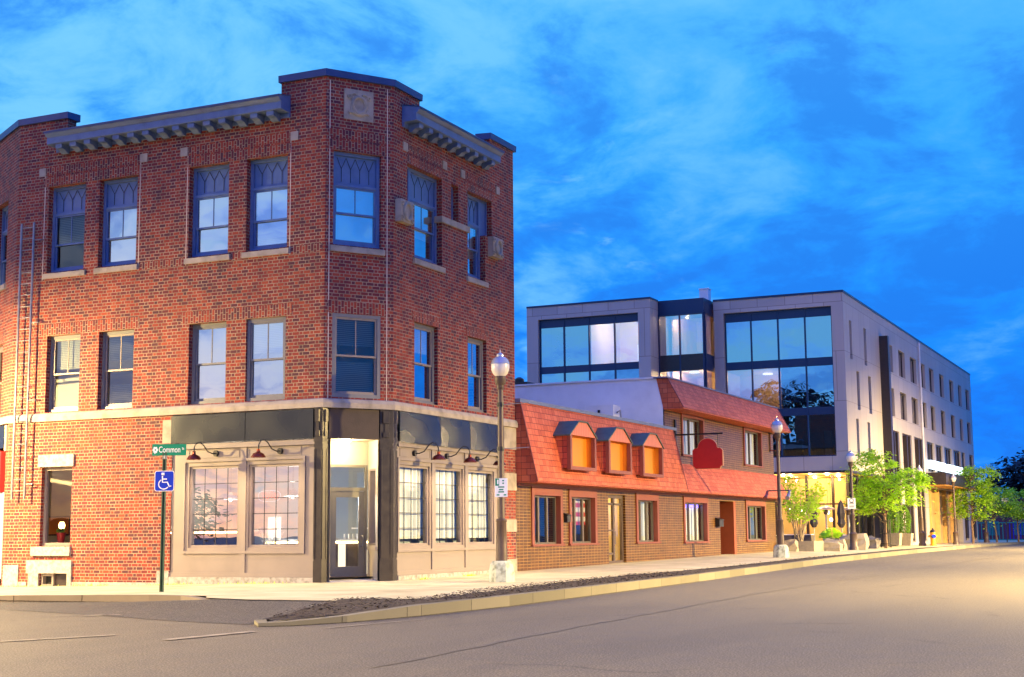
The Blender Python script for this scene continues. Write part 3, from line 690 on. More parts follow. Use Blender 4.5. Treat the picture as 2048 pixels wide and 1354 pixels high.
# storefront, left side
def store(fr, u0, u1, wins, fr0, fr1, ztop, zbot, side):
    b = MB(); b.wall(fr, u0, u1, .3, 4.07, [(a, c, 1.12, 3.43, .2) for a, c in wins], .2)
    for v in b.v: v += fr.n * -.05
    b.ob(fr, u0, u1, .3, .42, -.05, -.005); b.ob(fr, u0, u1, 3.93, 4.07, -.05, .03)
    b.ring(fr, fr0, fr1, .95, 3.62, .075, -.05, .0)
    mids = [fr0] + [(wins[i][1] + wins[i + 1][0]) / 2 for i in range(len(wins) - 1)] + [fr1]
    for m_ in mids[1:-1]:
        hw = .10
        b.ob(fr, m_ - hw, m_ + hw, .42, .95, -.05, -.012); b.ob(fr, m_ - hw, m_ + hw, 1.025, 3.545, -.05, -.012); b.ob(fr, m_ - hw, m_ + hw, 3.62, 3.93, -.05, -.012)
    for x0, x1 in zip(mids, mids[1:]):      # fielded panels above
        b.ring(fr, x0 + .16, x1 - .16, 3.66, 3.90, .02, -.05, -.035)
    p = b.build('storefront', GREYP, BB)
    for a, c in wins:
        q = MB(); q.ring(fr, a + .002, c - .002, 1.122, 3.428, .07, -.24, -.10); w = q.build('window', GREYD, p)
        MB().quad(fr, a + .06, c - .06, 1.18, 3.38, -.17).build('pane', GLASS if side else GLASSS, w)
        g = MB(); nc, nr = 4, 5
        for k in range(1, nc): u = a + .07 + (c - a - .14) * k / nc; g.ob(fr, u - .010, u + .010, 1.19, 3.36, -.185, -.165)
        for k in range(1, nr): z = 1.19 + 2.17 * k / nr; g.ob(fr, a + .07, c - .07, z - .010, z + .010, -.187, -.163)
        g.build('leading', IRON, w)
        if side: MB().ob(fr, a - .15, c + .25, 1.32, 3.42, -.36, -.31).build('curtain', CURT, w)
    MB().ob(fr, u0, u1, -.1, .295, -.05, .03).build('plinth', GRANL, BB)
    return p
store(FL, -26.87, -21.98, [(-26.27, -24.54), (-24.20, -22.50)], -26.46, -22.30, 0, 0, 0)
store(FR, 35.95, 42.70, [(36.13, 37.93), (38.31, 40.08), (40.47, 42.28)], 35.98, 42.6, 0, 0, 1)
MB().box(-29.2, -21.2, 36.3, 41.2, 4.35, 4.5).build('shop_ceiling', WHITE, BB)
# metal fascias
q = MB()
for a, c in ((-26.87, -24.28), (-24.26, -22.0)): q.ob(FL, a, c, 4.10, 4.90, -.02, .07)
q.build('fascia', METAL, BB)
q = MB()
for a, c in ((35.98, 38.42), (38.44, 40.4), (40.42, 42.4)):
    k = 8
    for i in range(k):                      # each sheet bellies out a little
        f0, f1 = i / k, (i + 1) / k; n0, n1 = .07 + .05 * math.sin(math.pi * f0), .07 + .05 * math.sin(math.pi * f1)
        q.face([FR(a + (c - a) * f0, 4.05, n0), FR(a + (c - a) * f1, 4.05, n1), FR(a + (c - a) * f1, 4.93, n1 - .03), FR(a + (c - a) * f0, 4.93, n0 - .03)])
    q.ob(FR, a, c, 4.05, 4.93, -.02, .02)
q.build('fascia', METAL, BB)
MB().ob(FR, 42.41, 42.72, 3.9, 4.93, -.02, .05).build('fascia_end', IRON, BB)
CANV = mat('brown_canvas', (.05, .036, .031), .7, var=.3, vscale=3, bump=.2)
MB().ob(FC, .18, 1.70, 4.09, 4.93, -.06, .0).build('fascia', CANV, BB)
# cast iron pillars of the entrance
def pillar(pts):
    b = MB()
    def pr(p, z0, z1, g):
        c = sum((Vector(x) for x in p), Vector((0, 0))) / len(p)
        q = [c + (Vector(x) - c) * g for x in p]
        b.hexa([(v.x, v.y, z0) for v in q] + [(v.x, v.y, z1) for v in q])
    pr(pts, .1, .75, 1.06); pr(pts, .75, 3.85, 1.0); pr(pts, 3.85, 3.93, 1.08); pr(pts, 3.93, 4.0, 1.02); pr(pts, 4.0, 4.1, 1.14); pr(pts, 4.1, 4.94, 1.02)
    c = sum((Vector(x) for x in pts), Vector((0, 0))) / len(pts)
    for i in range(4):                      # raised strips and a console on each face
        a, d = Vector(pts[i]), Vector(pts[(i + 1) % 4]); m_ = (a + d) / 2; n = (m_ - c).normalized(); u = (d - a).normalized(); L_ = (d - a).length
        f = Fr(m_, u, n)
        for s_ in (-1, 1): b.ob(f, s_ * L_ * .38 - .02, s_ * L_ * .38 + .02, .8, 3.8, -.01, .018)
        b.ob(f, -L_ * .25, L_ * .25, 4.16, 4.3, 0, .05); b.ob(f, -L_ * .25, L_ * .25, 4.55, 4.88, 0, .07); b.ob(f, -L_ * .15, L_ * .15, 4.3, 4.55, 0, .03)
    return b.build('pillar', IRON, BB)
v2 = lambda u, n: tuple((FC(u, 0, n)).xy)
pillar([(-21.97, 33.85), (-21.71, 33.85), v2(.13, .0), v2(.02, -.24)]); pillar([v2(1.74, .01), v2(2.12, .03), (-20.50, 35.84), v2(1.76, -.24)])
# entrance recess
b = MB(); nb = -1.0
b.face([FC(.24, .1, -.02), FC(.24, 4.09, -.02), FC(.30, 4.09, nb), FC(.30, .1, nb)])
b.quad(FC, .30, 1.84, 3.42, 4.09, nb); b.face([FC(.2, 4.09, -.02), FC(1.7, 4.09, -.02), FC(1.84, 4.09, nb), FC(.3, 4.09, nb)])
fs = Fr(FC(1.68, 0, -.02).xy, (FC(1.84, 0, nb) - FC(1.68, 0, -.02)).xy, (-FC.u).xy); LS = (FC(1.84, 0, nb) - FC(1.68, 0, -.02)).length
b.wall(fs, 0, LS, .1, 4.09, [(.2, LS - .15, 1.15, 3.3, .08)], .08); b.ob(fs, .05, LS - .02, 1.02, 1.12, 0, .04)
CREAM = mat('cream_paint', (.48, .43, .34), .6, var=.05)
en = b.build('entrance_recess', CREAM, BB)
MB().quad(fs, .2, LS - .15, 1.15, 3.3, -.06).build('pane', GLASS, en)
MB().ring(fs, .21, LS - .16, 1.16, 3.29, .05, -.08, .0).build('frame', GREYD, en)
b = MB(); b.face([FC(.2, .165, 0), FC(1.75, .165, 0), FC(1.9, .28, nb - .05), FC(.2, .28, nb - .05)]); b.build('threshold', CONC, BB)
OLIVE = mat('olive_door_paint', (.20, .185, .14), .4, var=.08)
d_ = MB().ring(FC, .60, 1.80, .27, 3.42, .07, nb - .06, nb + .03); d_.ob(FC, .67, 1.73, 2.68, 2.78, nb - .06, nb + .03)
df = d_.build('door_frame', OLIVE, BB); MB().quad(FC, .67, 1.73, 2.78, 3.35, nb).build('transom_pane', GLASS, df)
d_ = MB().ring(FC, .68, 1.72, .28, 2.67, .17, nb - .04, nb + .01, .28); dr = d_.build('door', OLIVE, BB)
MB().quad(FC, .85, 1.55, .56, 2.5, nb - .01).build('pane', GLASS, dr)
MB().tube([FC(1.63, 1.1, nb + .01), FC(1.63, 1.13, nb + .09), FC(1.66, 1.28, nb + .1), FC(1.63, 1.43, nb + .09), FC(1.63, 1.46, nb + .01)], .016, 8).build('handle', GALV, dr, smooth=True)
for z0, z1 in ((.12, .62), (1.5, 1.9), (2.85, 3.42), (4.2, 4.93)): MB().ob(FR, 42.9, 43.83, z0, z1, -.05, .03).build('quoin', STONE, BB)
# end of the next storefront, on the turned wall at the far left
MB().ob(FW, -4, -.25, 4.2, 4.9, -.02, .08).build('fascia', METAL, BB)
AWN = mat('red_awning_cloth', (.42, .012, .012), .7, var=.1)
MB().ext(FW, [(-4, 2.85), (-.27, 2.85), (-.27, 4.1), (-4, 4.1)], -.02, .14).build('awning', AWN, BB)
MB().ob(FW, -4, -.27, .2, 2.84, -.05, .03).build('storefront', WHITE, BB); MB().ob(FW, -.25, -.05, 4.1, 4.9, -.02, .06).build('quoin', STONE, BB)
# floors and rooms behind the windows
b = MB()
b.box(-36.3, -23.4, 37.4, 37.5, 5.0, 13.7); b.box(-23.5, -23.4, 37.5, 43.7, 5.0, 13.7); b.box(-29.3, -29.2, 34.3, 43.7, .1, 4.9)
b.box(-36.3, -29.3, 38.0, 38.1, .1, 4.9)
for p in ((4.96, 5.1), (9.0, 9.2)):
    b.box(-36.3, -33.1, 36.2, 43.7, *p); b.box(-33.1, -22.1, 34.3, 43.7, *p); b.box(-22.05, -20.9, 36.0, 43.7, *p)
for x in (-27.6, -24.7): b.box(x, x + .1, 34.3, 37.4, 5.1, 13.7)
b.build('inner_wall', INT, BB)
b = MB(); b.box(-29.2, -20.95, 41.2, 41.3, .1, 4.4); b.box(-21.25, -21.15, 36.3, 41.2, .1, 4.4); b.build('shop_wall', INTB, BB)
b = MB(); b.face([(x, y, .285) for x, y in ((-33, 34.2), (-21.9, 34.2), (-20.9, 36), (-20.9, 43.7), (-33, 43.7))]); b.build('shop_floor', WOODF, BB)

# shop furniture seen through the glass
def boxthing(name, label, cat, x0, x1, y0, y1, z0, z1, m, group=None): return tag(MB().box(x0, x1, y0, y1, z0, z1).build(name, m, None, loc=(x0, y0, z0)), label, cat, group)
LED = emit('led_strip', (1, .62, .22), 26)
bc = thing('bar_counter', 'long dark bar counter with glowing strip under its white top', 'counter', (-27.5, 36.5, .285))
MB().box(-29.1, -26.2, 36.5, 37.1, .29, 1.52).build('base', DARKC, bc); MB().box(-29.15, -26.15, 36.35, 37.2, 1.58, 1.64).build('top', WHITE, bc); MB().box(-29.1, -26.2, 36.42, 36.48, 1.53, 1.575).build('led_strip', LED, bc)
bc = thing('serving_counter', 'serving counter with white panels and glowing strip behind the door', 'counter', (-23.9, 37.3, .285))
MB().box(-25.9, -21.3, 37.3, 38.0, .29, 1.20).build('base', DARKC, bc); MB().box(-25.95, -21.3, 37.15, 38.05, 1.26, 1.32).build('top', WHITE, bc); MB().box(-25.9, -21.3, 37.22, 37.28, 1.205, 1.255).build('led_strip', LED, bc)
LITP = emit('lit_panel', (1, .82, .55), 1.6)
for x in (-25.6, -24.4, -23.3, -22.55, -21.9): MB().box(x, x + .22, 37.24, 37.299, .30, 1.19).build('lit_panel', LITP, bc)
MB().box(-23.0, -21.3, 37.5, 38.0, 1.62, 1.66).build('shelf', WHITE, bc)
MB().box(-21.35, -21.3, 37.5, 38.0, 1.325, 1.615).build('shelf_support', WHITE, bc)
for k, (x, y, h, m_, nm, lb) in enumerate(((-22.3, 37.7, .2, REDPOT, 'jar', 'red jar on the shelf above the serving counter'), (-22.1, 37.7, .22, GALV, 'pitcher', 'steel pitcher beside the red jar on the shelf'), (-21.85, 37.7, .28, GALV, 'pitcher', 'taller steel pitcher at the end of the shelf'))):
    tag(MB().lathe((x, y, 1.665), [(.07, 0), (.075, h * .7), (.055, h * .9), (.06, h)], 12).build(nm, m_, None, loc=(x, y, 1.665), smooth=True), lb, nm)
for k in range(6):
    x = -23.2 + .15 * k
    tag(MB().lathe((x, 37.45, 1.322), [(.035, 0), (.045, .15), (.043, .155)], 10).build('glass_cup', WHITE, None, loc=(x, 37.45, 1.322)), 'clear cup in the row standing on the serving counter', 'cup', 'cups on the serving counter')
st0 = None
for k, x in enumerate((-27.85, -27.4, -26.95, -26.45)):
    lab = ('white bar stool nearest the left edge of the shop window', 'second white bar stool along the bar counter', 'third white bar stool along the bar counter', 'white bar stool next to the shop window mullion')[k]
    if st0 is None:
        st0 = thing('bar_stool', lab, 'stool', (x, 35.95, .285), 'stools at the bar counter')
        MB().lathe((x, 35.95, 1.02), [(.17, 0), (.18, .03), (.17, .05)], 14).build('seat', WHITE, st0)
        for a in range(4):
            an = a * math.pi / 2 + .6; MB().tube([(x + .13 * math.cos(an), 35.95 + .13 * math.sin(an), 1.02), (x + .24 * math.cos(an), 35.95 + .24 * math.sin(an), .287)], .02, 6).build('leg', WHITE, st0)
        MB().tube([(x + .2 * math.cos(k_ * math.pi / 8), 35.95 + .2 * math.sin(k_ * math.pi / 8), .55) for k_ in range(17)], .012, 6).build('foot_ring', WHITE, st0)
    else:
        c = copy_tree(st0); c.location = (x, 35.95, .285); c['label'] = lab
for k, (x, lb) in enumerate(((-27.3, 'small white card standing on the bar counter'), (-26.8, 'larger white card at the right end of the bar counter'), (-25.9, 'white menu board on the serving counter end'))):
    tag(MB().box(x, x + (.28, .42, .45)[k], 36.75 + .6 * (k == 2), 36.79 + .6 * (k == 2), (1.645, 1.645, 1.325)[k], (1.9, 2.1, 2.0)[k]).build('menu_card', WHITE, None, loc=(x, 36.75, 1.545)), lb, 'card')
b = MB(); bx, by = -25.05, 36.3
for k in range(26):
    a = rnd.uniform(0, 6.28); p = [Vector((bx, by, 1.0))]
    for j in range(4): p.append(p[-1] + Vector((math.cos(a + j * rnd.uniform(-.5, .5)) * .09, math.sin(a) * .09, rnd.uniform(.08, .22))))
    b.tube(p, [.012, .01, .008, .006, .004], 4)
tr = thing('branch_arrangement', 'white dry branches in a vase by the shop window', 'plant', (bx, by, .285))
b.build('branches', WHITE, tr); MB().lathe((bx, by, .287), [(.14, 0), (.18, .3), (.12, .65), (.14, .75)], 14).build('vase', WHITE, tr, smooth=True)
PEN = emit('pendant_bulb', (1, .8, .55), 12)
for k, (x, y, lb) in enumerate(((-24.5, 36.6, 'white dome pendant lamp hanging in the right shop window'), (-28.0, 38.3, 'white dome pendant lamp hanging over the bar counter'))):
    pl = thing('pendant_lamp', lb, 'pendant lamp', (x, y, 2.9), 'pendant lamps in the shop')
    MB().lathe((x, y, 2.6), [(.24, 0), (.22, .07), (.08, .15), (.04, .22)], 16).build('shade', WHITE, pl, smooth=True)
    MB().tube([(x, y, 2.82), (x, y, 4.34)], .008, 5).build('cord', BLKM, pl); MB().lathe((x, y, 2.53), [(.02, 0), (.045, .04), (.02, .09)], 8).build('bulb', PEN, pl)
    light('POINT', 'lamp_light', (x, y, 2.42), (400, 95)[k], (1, .85, .68), pl, .08)
# neon sign hanging in the window: illegible red script in a pale outline
ns = thing('neon_sign', 'red neon script in a pale outline hanging in the right shop window', 'neon sign', (-23.9, 34.7, 2.5))
NR = emit('neon_red', (1, .04, .03), 3); NW = emit('neon_white', (.75, .85, 1), 1.2)
f = Fr((-23.95, 34.6), (1, 0), (0, -1))
MB().tube([f(.36 * (k / 40 - .5) * 2 * .7 + .05 * math.cos(k * .8), 2.58 + .08 * math.sin(k * .8) + .02 * math.sin(k * .3), 0) for k in range(41)], .007, 5).build('script', NR, ns)
MB().tube([f(.38 * math.cos(a), 2.56 + .17 * math.sin(a) + .02 * math.sin(3 * a), .01) for a in [2 * math.pi * k / 30 for k in range(31)]], .007, 5).build('outline', NW, ns)
for s_ in (-.3, .3): MB().tube([f(s_, 2.68, 0), f(s_, 4.3, 0)], .004, 4).build('wire', BLKM, ns)
# room at the lower left
tl = thing('table_lamp', 'glowing bulb lamp seen through the lower left window', 'lamp', (-32.2, 35.3, .285))
BUL = emit('warm_bulb', (1, .55, .16), 14)
MB().lathe((-32.2, 35.3, 1.65), [(.02, 0), (.09, .1), (.1, .18), (.06, .27)], 14).build('bulb', BUL, tl, smooth=True); MB().tube([(-32.2, 35.3, .285), (-32.2, 35.3, 1.65)], .02, 6).build('stand', BLKM, tl)
light('POINT', 'lamp_light', (-32.15, 35.05, 1.85), 60, (1, .55, .2), tl, .06)
pc = thing('wall_picture', 'orange picture on the back wall of the lower left room', 'picture', (-34.8, 37.97, 1.7)); MB().box(-35.2, -34.3, 37.95, 37.99, 1.55, 2.1).build('canvas', AMBER, pc); MB().ring(Fr((0, 37.96), (1, 0), (0, -1)), -35.25, -34.25, 1.5, 2.15, .05, 0, .03).build('frame', BLKM, pc)
fp = thing('flower_pot', 'red flower pot on the sill of the lower left window', 'flower pot', (-31.33, 34.33, 1.3))
MB().lathe((-31.33, 34.33, 1.285), [(.10, 0), (.135, .25), (.145, .25), (.145, .30)], 16).build('pot', REDPOT, fp, smooth=True)
b = MB()
for k in range(40):
    a = rnd.uniform(0, 6.28); r_ = rnd.uniform(.02, .16); h = rnd.uniform(.0, .14); c = Vector((-31.33 + r_ * math.cos(a), 34.33 + r_ * .6 * math.sin(a), 1.55 + h)); l = .05
    b.face([c + Vector((-l, 0, 0)), c + Vector((0, .02, -l * .5)), c + Vector((l, 0, 0)), c + Vector((0, .01, l * .6))])
b.build('leaves', LEAFD, fp)
tag(MB().box(-31.76, -30.6, 34.2, 34.48, 1.22, 1.283).build('window_shelf', GREYD, None, loc=(-31.7, 34.2, 1.22)), 'grey window board under the red flower pot', 'shelf')

# gooseneck lamps over the shop windows
GLOW = emit('lamp_bulb', (1, .72, .40), 40)
def goose(fr, u, z, s, label, group):
    r_ = thing('gooseneck_lamp', label, 'wall lamp', fr(u, z, -.02), group)
    MB().tube([fr(u, z, -.05), fr(u, z, .03)], .085, 14).build('wall_plate', BLKM, r_, smooth=True)
    ul = u + s * .28
    pts = [(u, z, .02), (u + s * .03, z - .01, .12), (u + s * .10, z + .05, .25), (u + s * .16, z + .22, .36), (u + s * .20, z + .30, .46), (u + s * .25, z + .27, .57), (ul, z + .15, .62), (ul, z + .02, .63)]
    MB().tube([fr(*p) for p in pts], .018, 8).build('arm', BLKM, r_, smooth=True)
    c = fr(ul, 0, .63); zb = z - .20
    MB().lathe((c.x, c.y, zb), [(.20, 0), (.205, .015), (.19, .05), (.14, .115), (.06, .15), (.045, .2), (.05, .24)], 18).build('lamp_shade', COPPER, r_, smooth=True)
    MB().lathe((c.x, c.y, zb + .012), [(.03, 0), (.06, .03), (.05, .07)], 10).build('bulb', GLOW, r_)
    light('SPOT', 'lamp_light', (c.x, c.y, zb - .01), 300, (1, .66, .36), r_, .05, spot_size=R(160), spot_blend=.6)
    return r_
for k, (u, s) in enumerate(((-25.32, -1), (-23.13, -1))):
    goose(FL, u, 3.78, s, ('copper gooseneck lamp above the left shop window of the two beside the street sign', 'copper gooseneck lamp above the shop window nearest the corner pillar')[k], 'copper gooseneck lamps over the shop windows')
for k, u in enumerate((36.95, 38.95, 41.0)):
    goose(FR, u, 3.78, 1, ('copper gooseneck lamp right of the entrance, above the first street side window', 'copper gooseneck lamp above the middle street side window', 'copper gooseneck lamp half hidden behind the street lamp pole')[k], 'copper gooseneck lamps over the shop windows')
el = thing('entrance_light', 'bright round ceiling light over the corner entrance door', 'ceiling light', FC(.85, 4.08, -.3))
c = FC(.85, 0, -.3); MB().lathe((c.x, c.y, 4.0), [(.07, 0), (.11, .03), (.12, .085)], 14).build('bulb', emit('entrance_bulb', (1, .78, .42), 45), el)
light('POINT', 'lamp_light', (c.x, c.y, 3.9), 150, (1, .76, .42), el, .1)

# fixed ladder on the left
ld = thing('fire_ladder', 'tall grey metal ladder fixed to the brick wall at the far left', 'ladder', (-32.6, 33.6, 2.6))
for u0, u1 in ((-32.80, -32.93), (-32.30, -32.42)): MB().tube([FL(u0 + .06, 11.15, .2), FL(u0 + .06, 2.6, .2)], .035, 8).build('rail', GALV, ld, smooth=True)
for k in range(24): z = 2.85 + .355 * k; MB().tube([FL(-32.73, z, .2), FL(-32.25, z, .2)], .014, 6).build('rung', GALV, ld)
for z in (10.6, 8.0, 5.6, 3.05): MB().tube([FL(-32.24, z, .2), FL(-31.98, z, .16), FL(-31.98, z, .0)], .02, 6).build('bracket', GALV, ld)

# ------------------------------------------------------------------ red roofed brown brick building
RB = thing('red_mansard_building', 'low brown brick building with red shingled mansard roofs and three dormers', 'building', (-20.6, 43.9, .2))
YS = [('w', 45.02, 47.66, 1.07, 3.04), ('w', 48.27, 50.92, 1.07, 3.04), ('w', 55.15, 57.82, 1.06, 3.04), ('w', 61.1, 64.58, 1.02, 3.04), ('w', 70.78, 74.4, 1.01, 3.03)]
b = MB()
b.wall(FR, 43.85, 76.4, -.4, 3.4, [h[1:5] for h in YS] + [(52.15, 54.0, .0, 2.9, .25), (66.5, 68.95, .0, 2.9, .9)], .22)
UP = [(61.08, 64.3, 4.84, 6.72), (70.74, 74.1, 4.78, 6.72)]
b.wall(FR, 58.85, 76.4, 4.3, 6.9, UP, .22)
b.quad(Fr((0, 76.4), (-1, 0), (0, 1)), 20.53, 45, -.4, 7.9)
b.build('wall', TILE, RB)
b = MB(); b.quad(Fr((0, 58.82), (1, 0), (0, -1)), -46, -20.56, 5.7, 8.0); b.ob(Fr((0, 58.82), (1, 0), (0, -1)), -46, -20.5, 8.0, 8.07, -.3, .06)
b.build('side_wall', WHITEW, RB)
b = MB(); b.box(-46, -20.55, 43.86, 58.8, 5.6, 5.74); b.build('flat_roof', DARKC, RB)
b = MB(); b.box(-46, -20.55, 58.85, 76.4, 7.85, 7.96); b.build('flat_roof', DARKC, RB)
def mansard(u0, u1, prof, name, e0=0., e1=0.):  # prof: (n,z) bottom-front, top-front, back ...
    m_ = MB(); k = len(prof)
    m_.sweep(FR, prof, u0, u1); return m_.build(name, SHING, RB)
rf = mansard(43.87, 59.5, [(0, 3.12), (.78, 3.12), (.78, 3.19), (.16, 5.80), (-.1, 5.80)], 'mansard_roof')
def hip(u, a, c, par, r_=.022): MB().tube([FR(u, a[1], a[0]), FR(u, c[1], c[0])], r_, 6).build('ridge_trim', TRIMR, par)
hip(43.87, (.79, 3.15), (.17, 5.8), rf); hip(59.5, (.79, 3.15), (.17, 5.8), rf)
MB().ob(FR, 43.8, 59.9, 5.80, 5.92, -.45, .20).build('roof_flashing', ROOFB, RB)
mansard(59.51, 76.6, [(0, 3.12), (.78, 3.12), (.78, 3.19), (.04, 4.42), (0, 4.42)], 'skirt_roof')
r3 = mansard(58.8, 76.7, [(0, 6.66), (.9, 6.66), (.9, 6.73), (.2, 8.0), (-.3, 8.0)], 'mansard_roof'); hip(58.8, (.91, 6.7), (.21, 8.0), r3); hip(76.7, (.91, 6.7), (.21, 8.0), r3)
MB().ob(FR, 58.7, 76.8, 8.0, 8.06, -.4, .24).build('roof_flashing', ROOFB, RB)
MB().ob(FR, 43.88, 76.5, 3.02, 3.118, .0, .10).build('eave_board', TRIMR, RB)
ALUM = mat('bronze_aluminium', (.12, .10, .085), .4, metal=.3)
PAN = mat('red_white_poster', (.55, .05, .03), .5)
for i, (kind, a, c, z0, z1) in enumerate(YS + [('u', *h) for h in UP]):
    upper = kind == 'u'; sd = .20 if not upper else .18; tp = .30 if not upper else .2
    q = MB(); q.ob(FR, a, a + sd, z0, z1, -.18, .05); q.ob(FR, c - sd, c, z0, z1, -.18, .05); q.ob(FR, a + sd, c - sd, z1 - tp, z1, -.18, .05); q.ob(FR, a - .05, c + .05, z0 - .07, z0, -.2, .10)
    w = q.build('window', TRIMR, RB)
    g0, g1, h0, h1 = a + sd, c - sd, z0, z1 - tp
    ALU = ALUM
    q = MB(); q.ring(FR, g0 + .002, g1 - .002, h0 + .002, h1 - .002, .06, -.24, -.14)
    nb_ = 2 if not upper else 1
    for k in range(1, nb_ + 1): u = g0 + (g1 - g0) * k / (nb_ + 1); q.ob(FR, u - .06, u + .06, h0 + .06, h1 - .06, -.235, -.145)
    q.build('sash', ALU, w); MB().quad(FR, g0 + .05, g1 - .05, h0 + .05, h1 - .05, -.19).build('pane', GLASS, w)
    if i in (2, 3, 5, 6): MB().ob(FR, g0, g1, h0, h1, -.42, -.36).build('curtain', CURT, w)
    if i == 4: MB().ob(FR, g0, g1, h0, h1, -.42, -.36).build('blind', BLINDG, w)
    if i == 3: MB().ob(FR, g0 + .25, g1 - .25, h1 - .20, h1 - .08, -.34, -.30).build('light_strip', emit('violet_led', (.18, .12, 1.0), 7), w)
    if i == 1: MB().ob(FR, g0 + .1, g1 - .1, h1 - 1.0, h1 - .12, -.36, -.33).build('poster', striped('poster_print', (.5, .03, .02), (.75, .7, .66), .34, 1), w)
WARMI = mat('yellow_room_wall', (.70, .52, .22), .8)
b = MB(); b.box(-22.6, -22.5, 51.6, 54.5, .2, 3.0); b.box(-22.5, -20.8, 51.6, 51.7, .2, 3.0); b.box(-22.5, -20.8, 54.4, 54.5, .2, 3.0); b.box(-22.5, -20.8, 51.7, 54.4, 2.95, 3.0); b.build('lobby_wall', WARMI, RB)
b = MB(); b.box(-23.2, -23.1, 44, 51.5, .2, 3.1); b.box(-23.2, -23.1, 54.6, 76.3, .2, 3.1); b.box(-23.2, -20.8, 43.9, 76.3, .22, .25); b.box(-23.2, -20.8, 43.9, 76.3, 3.10, 3.13); b.build('inner_wall', INT, RB)
q = MB().ring(FR, 52.16, 53.99, .25, 2.89, .12, -.22, -.1); q.ob(FR, 52.95, 53.13, .35, 2.79, -.2, -.12); q.ob(FR, 52.26, 52.95, 1.5, 1.56, -.2, -.13); q.ob(FR, 52.26, 52.95, .6, .68, -.2, -.13); q.ob(FR, 52.26, 53.89, 2.5, 2.58, -.2, -.12)
dd = q.build('door', BRONZE, RB); MB().quad(FR, 52.25, 53.9, .35, 2.8, -.17).build('pane', GLASS, dd); MB().tube([FR(53.0, 1.0, -.11), FR(53.0, 1.0, -.05), FR(53.0, 1.5, -.05), FR(53.0, 1.5, -.11)], .015, 6).build('handle', GALV, dd)
RUST = mat('rust_red_paint', (.24, .05, .014), .5, var=.1); DOORB = mat('brown_door', (.075, .03, .022), .4, var=.2)
MB().ob(FR, 68.6, 68.949, .25, 2.89, -.88, .04).build('door_jamb', RUST, RB)
dd = MB().ob(FR, 66.9, 68.6, .3, 2.75, -.85, -.78).build('door', DOORB, RB); MB().tube([FR(67.15, 1.2, -.78), FR(67.15, 1.2, -.70), FR(67.15, 1.6, -.70), FR(67.15, 1.6, -.78)], .02, 6).build('handle', GALV, dd); MB().ob(FR, 67.5, 68.0, 1.75, 2.2, -.78, -.77).build('notice', WHITE, dd)
MB().ring(FR, 66.52, 68.59, .3, 2.88, .12, -.9, -.76).build('door_frame', GREYD, RB)
# dormers
for d0, d1 in ((46.16, 48.48), (49.77, 52.1), (53.4, 55.72)):
    m_ = (d0 + d1) / 2; zb, ze, zt = 3.68, 4.86, 5.30; nf = .98
    sl = lambda z: .78 - .238 * (z - 3.15)
    dm = MB().ext(FR, [(d0 + .12, ze - .02), (d1 - .12, ze - .02), (m_ + .34, zt - .08), (m_ - .34, zt - .08)], .0, nf - .13).build('dormer', SHING, RB)
    for c0 in (d0, d1 - .1): MB().ext(FR, [(c0, zb), (c0 + .1, zb), (c0 + .1, ze), (c0, ze)], .0, nf).build('cheek', SHING, dm)
    MB().ext(FR, [(d0, ze - .04), (d1, ze - .04), (d1, ze), (m_ + .38, zt), (m_ - .38, zt), (d0, ze)], nf - .12, nf + .01).build('gable', striped('rose_boards', (.30, .08, .05), (.50, .145, .095), .16, 0, .6, .14), dm)
    ov = .12; q = MB()
    gp = [(d0 - ov, ze - .09), (m_ - .40, zt), (m_ + .40, zt), (d1 + ov, ze - .09)]
    for (a, za), (c, zc) in zip(gp, gp[1:]):
        q.face([FR(a, za + .05, nf + .06), FR(c, zc + .05, nf + .06), FR(c, zc + .05, 0), FR(a, za + .05, 0)]); q.face([FR(a, za, 0), FR(c, zc, 0), FR(c, zc, nf + .06), FR(a, za, nf + .06)])
        q.face([FR(a, za, nf + .06), FR(c, zc, nf + .06), FR(c, zc + .05, nf + .06), FR(a, za + .05, nf + .06)])
    q.face([FR(gp[0][0], gp[0][1], 0), FR(gp[0][0], gp[0][1], nf + .06), FR(gp[0][0], gp[0][1] + .05, nf + .06), FR(gp[0][0], gp[0][1] + .05, 0)])
    q.build('dormer_roof', GREENR, dm)
    q = MB(); q.ob(FR, d0 - .03, d0 + .13, zb - .06, ze - .04, nf - .1, nf + .04); q.ob(FR, d1 - .13, d1 + .03, zb - .06, ze - .04, nf - .1, nf + .04); q.ob(FR, d0 + .13, d1 - .13, zb - .06, zb + .06, nf - .2, nf + .04); q.build('frame', TRIMR, dm)
    q = MB(); q.face([FR(d0 + .11, zb, .69), FR(d1 - .11, zb, .69), FR(d1 - .11, ze, .69), FR(d0 + .11, ze, .69)]); q.face([FR(d1 - .11, zb, .69), FR(d1 - .11, zb, nf - .11), FR(d1 - .11, ze, nf - .11), FR(d1 - .11, ze, .69)]); q.face([FR(d0 + .11, zb, nf - .11), FR(d0 + .11, zb, .69), FR(d0 + .11, ze, .69), FR(d0 + .11, ze, nf - .11)])
    q.face([FR(d0 + .11, ze - .05, .69), FR(d1 - .11, ze - .05, .69), FR(d1 - .11, ze - .05, nf - .12), FR(d0 + .11, ze - .05, nf - .12)]); q.face([FR(d0 + .11, zb + .01, nf - .12), FR(d1 - .11, zb + .01, nf - .12), FR(d1 - .11, zb + .01, .69), FR(d0 + .11, zb + .01, .69)])
    q.build('niche', AMBER, dm)
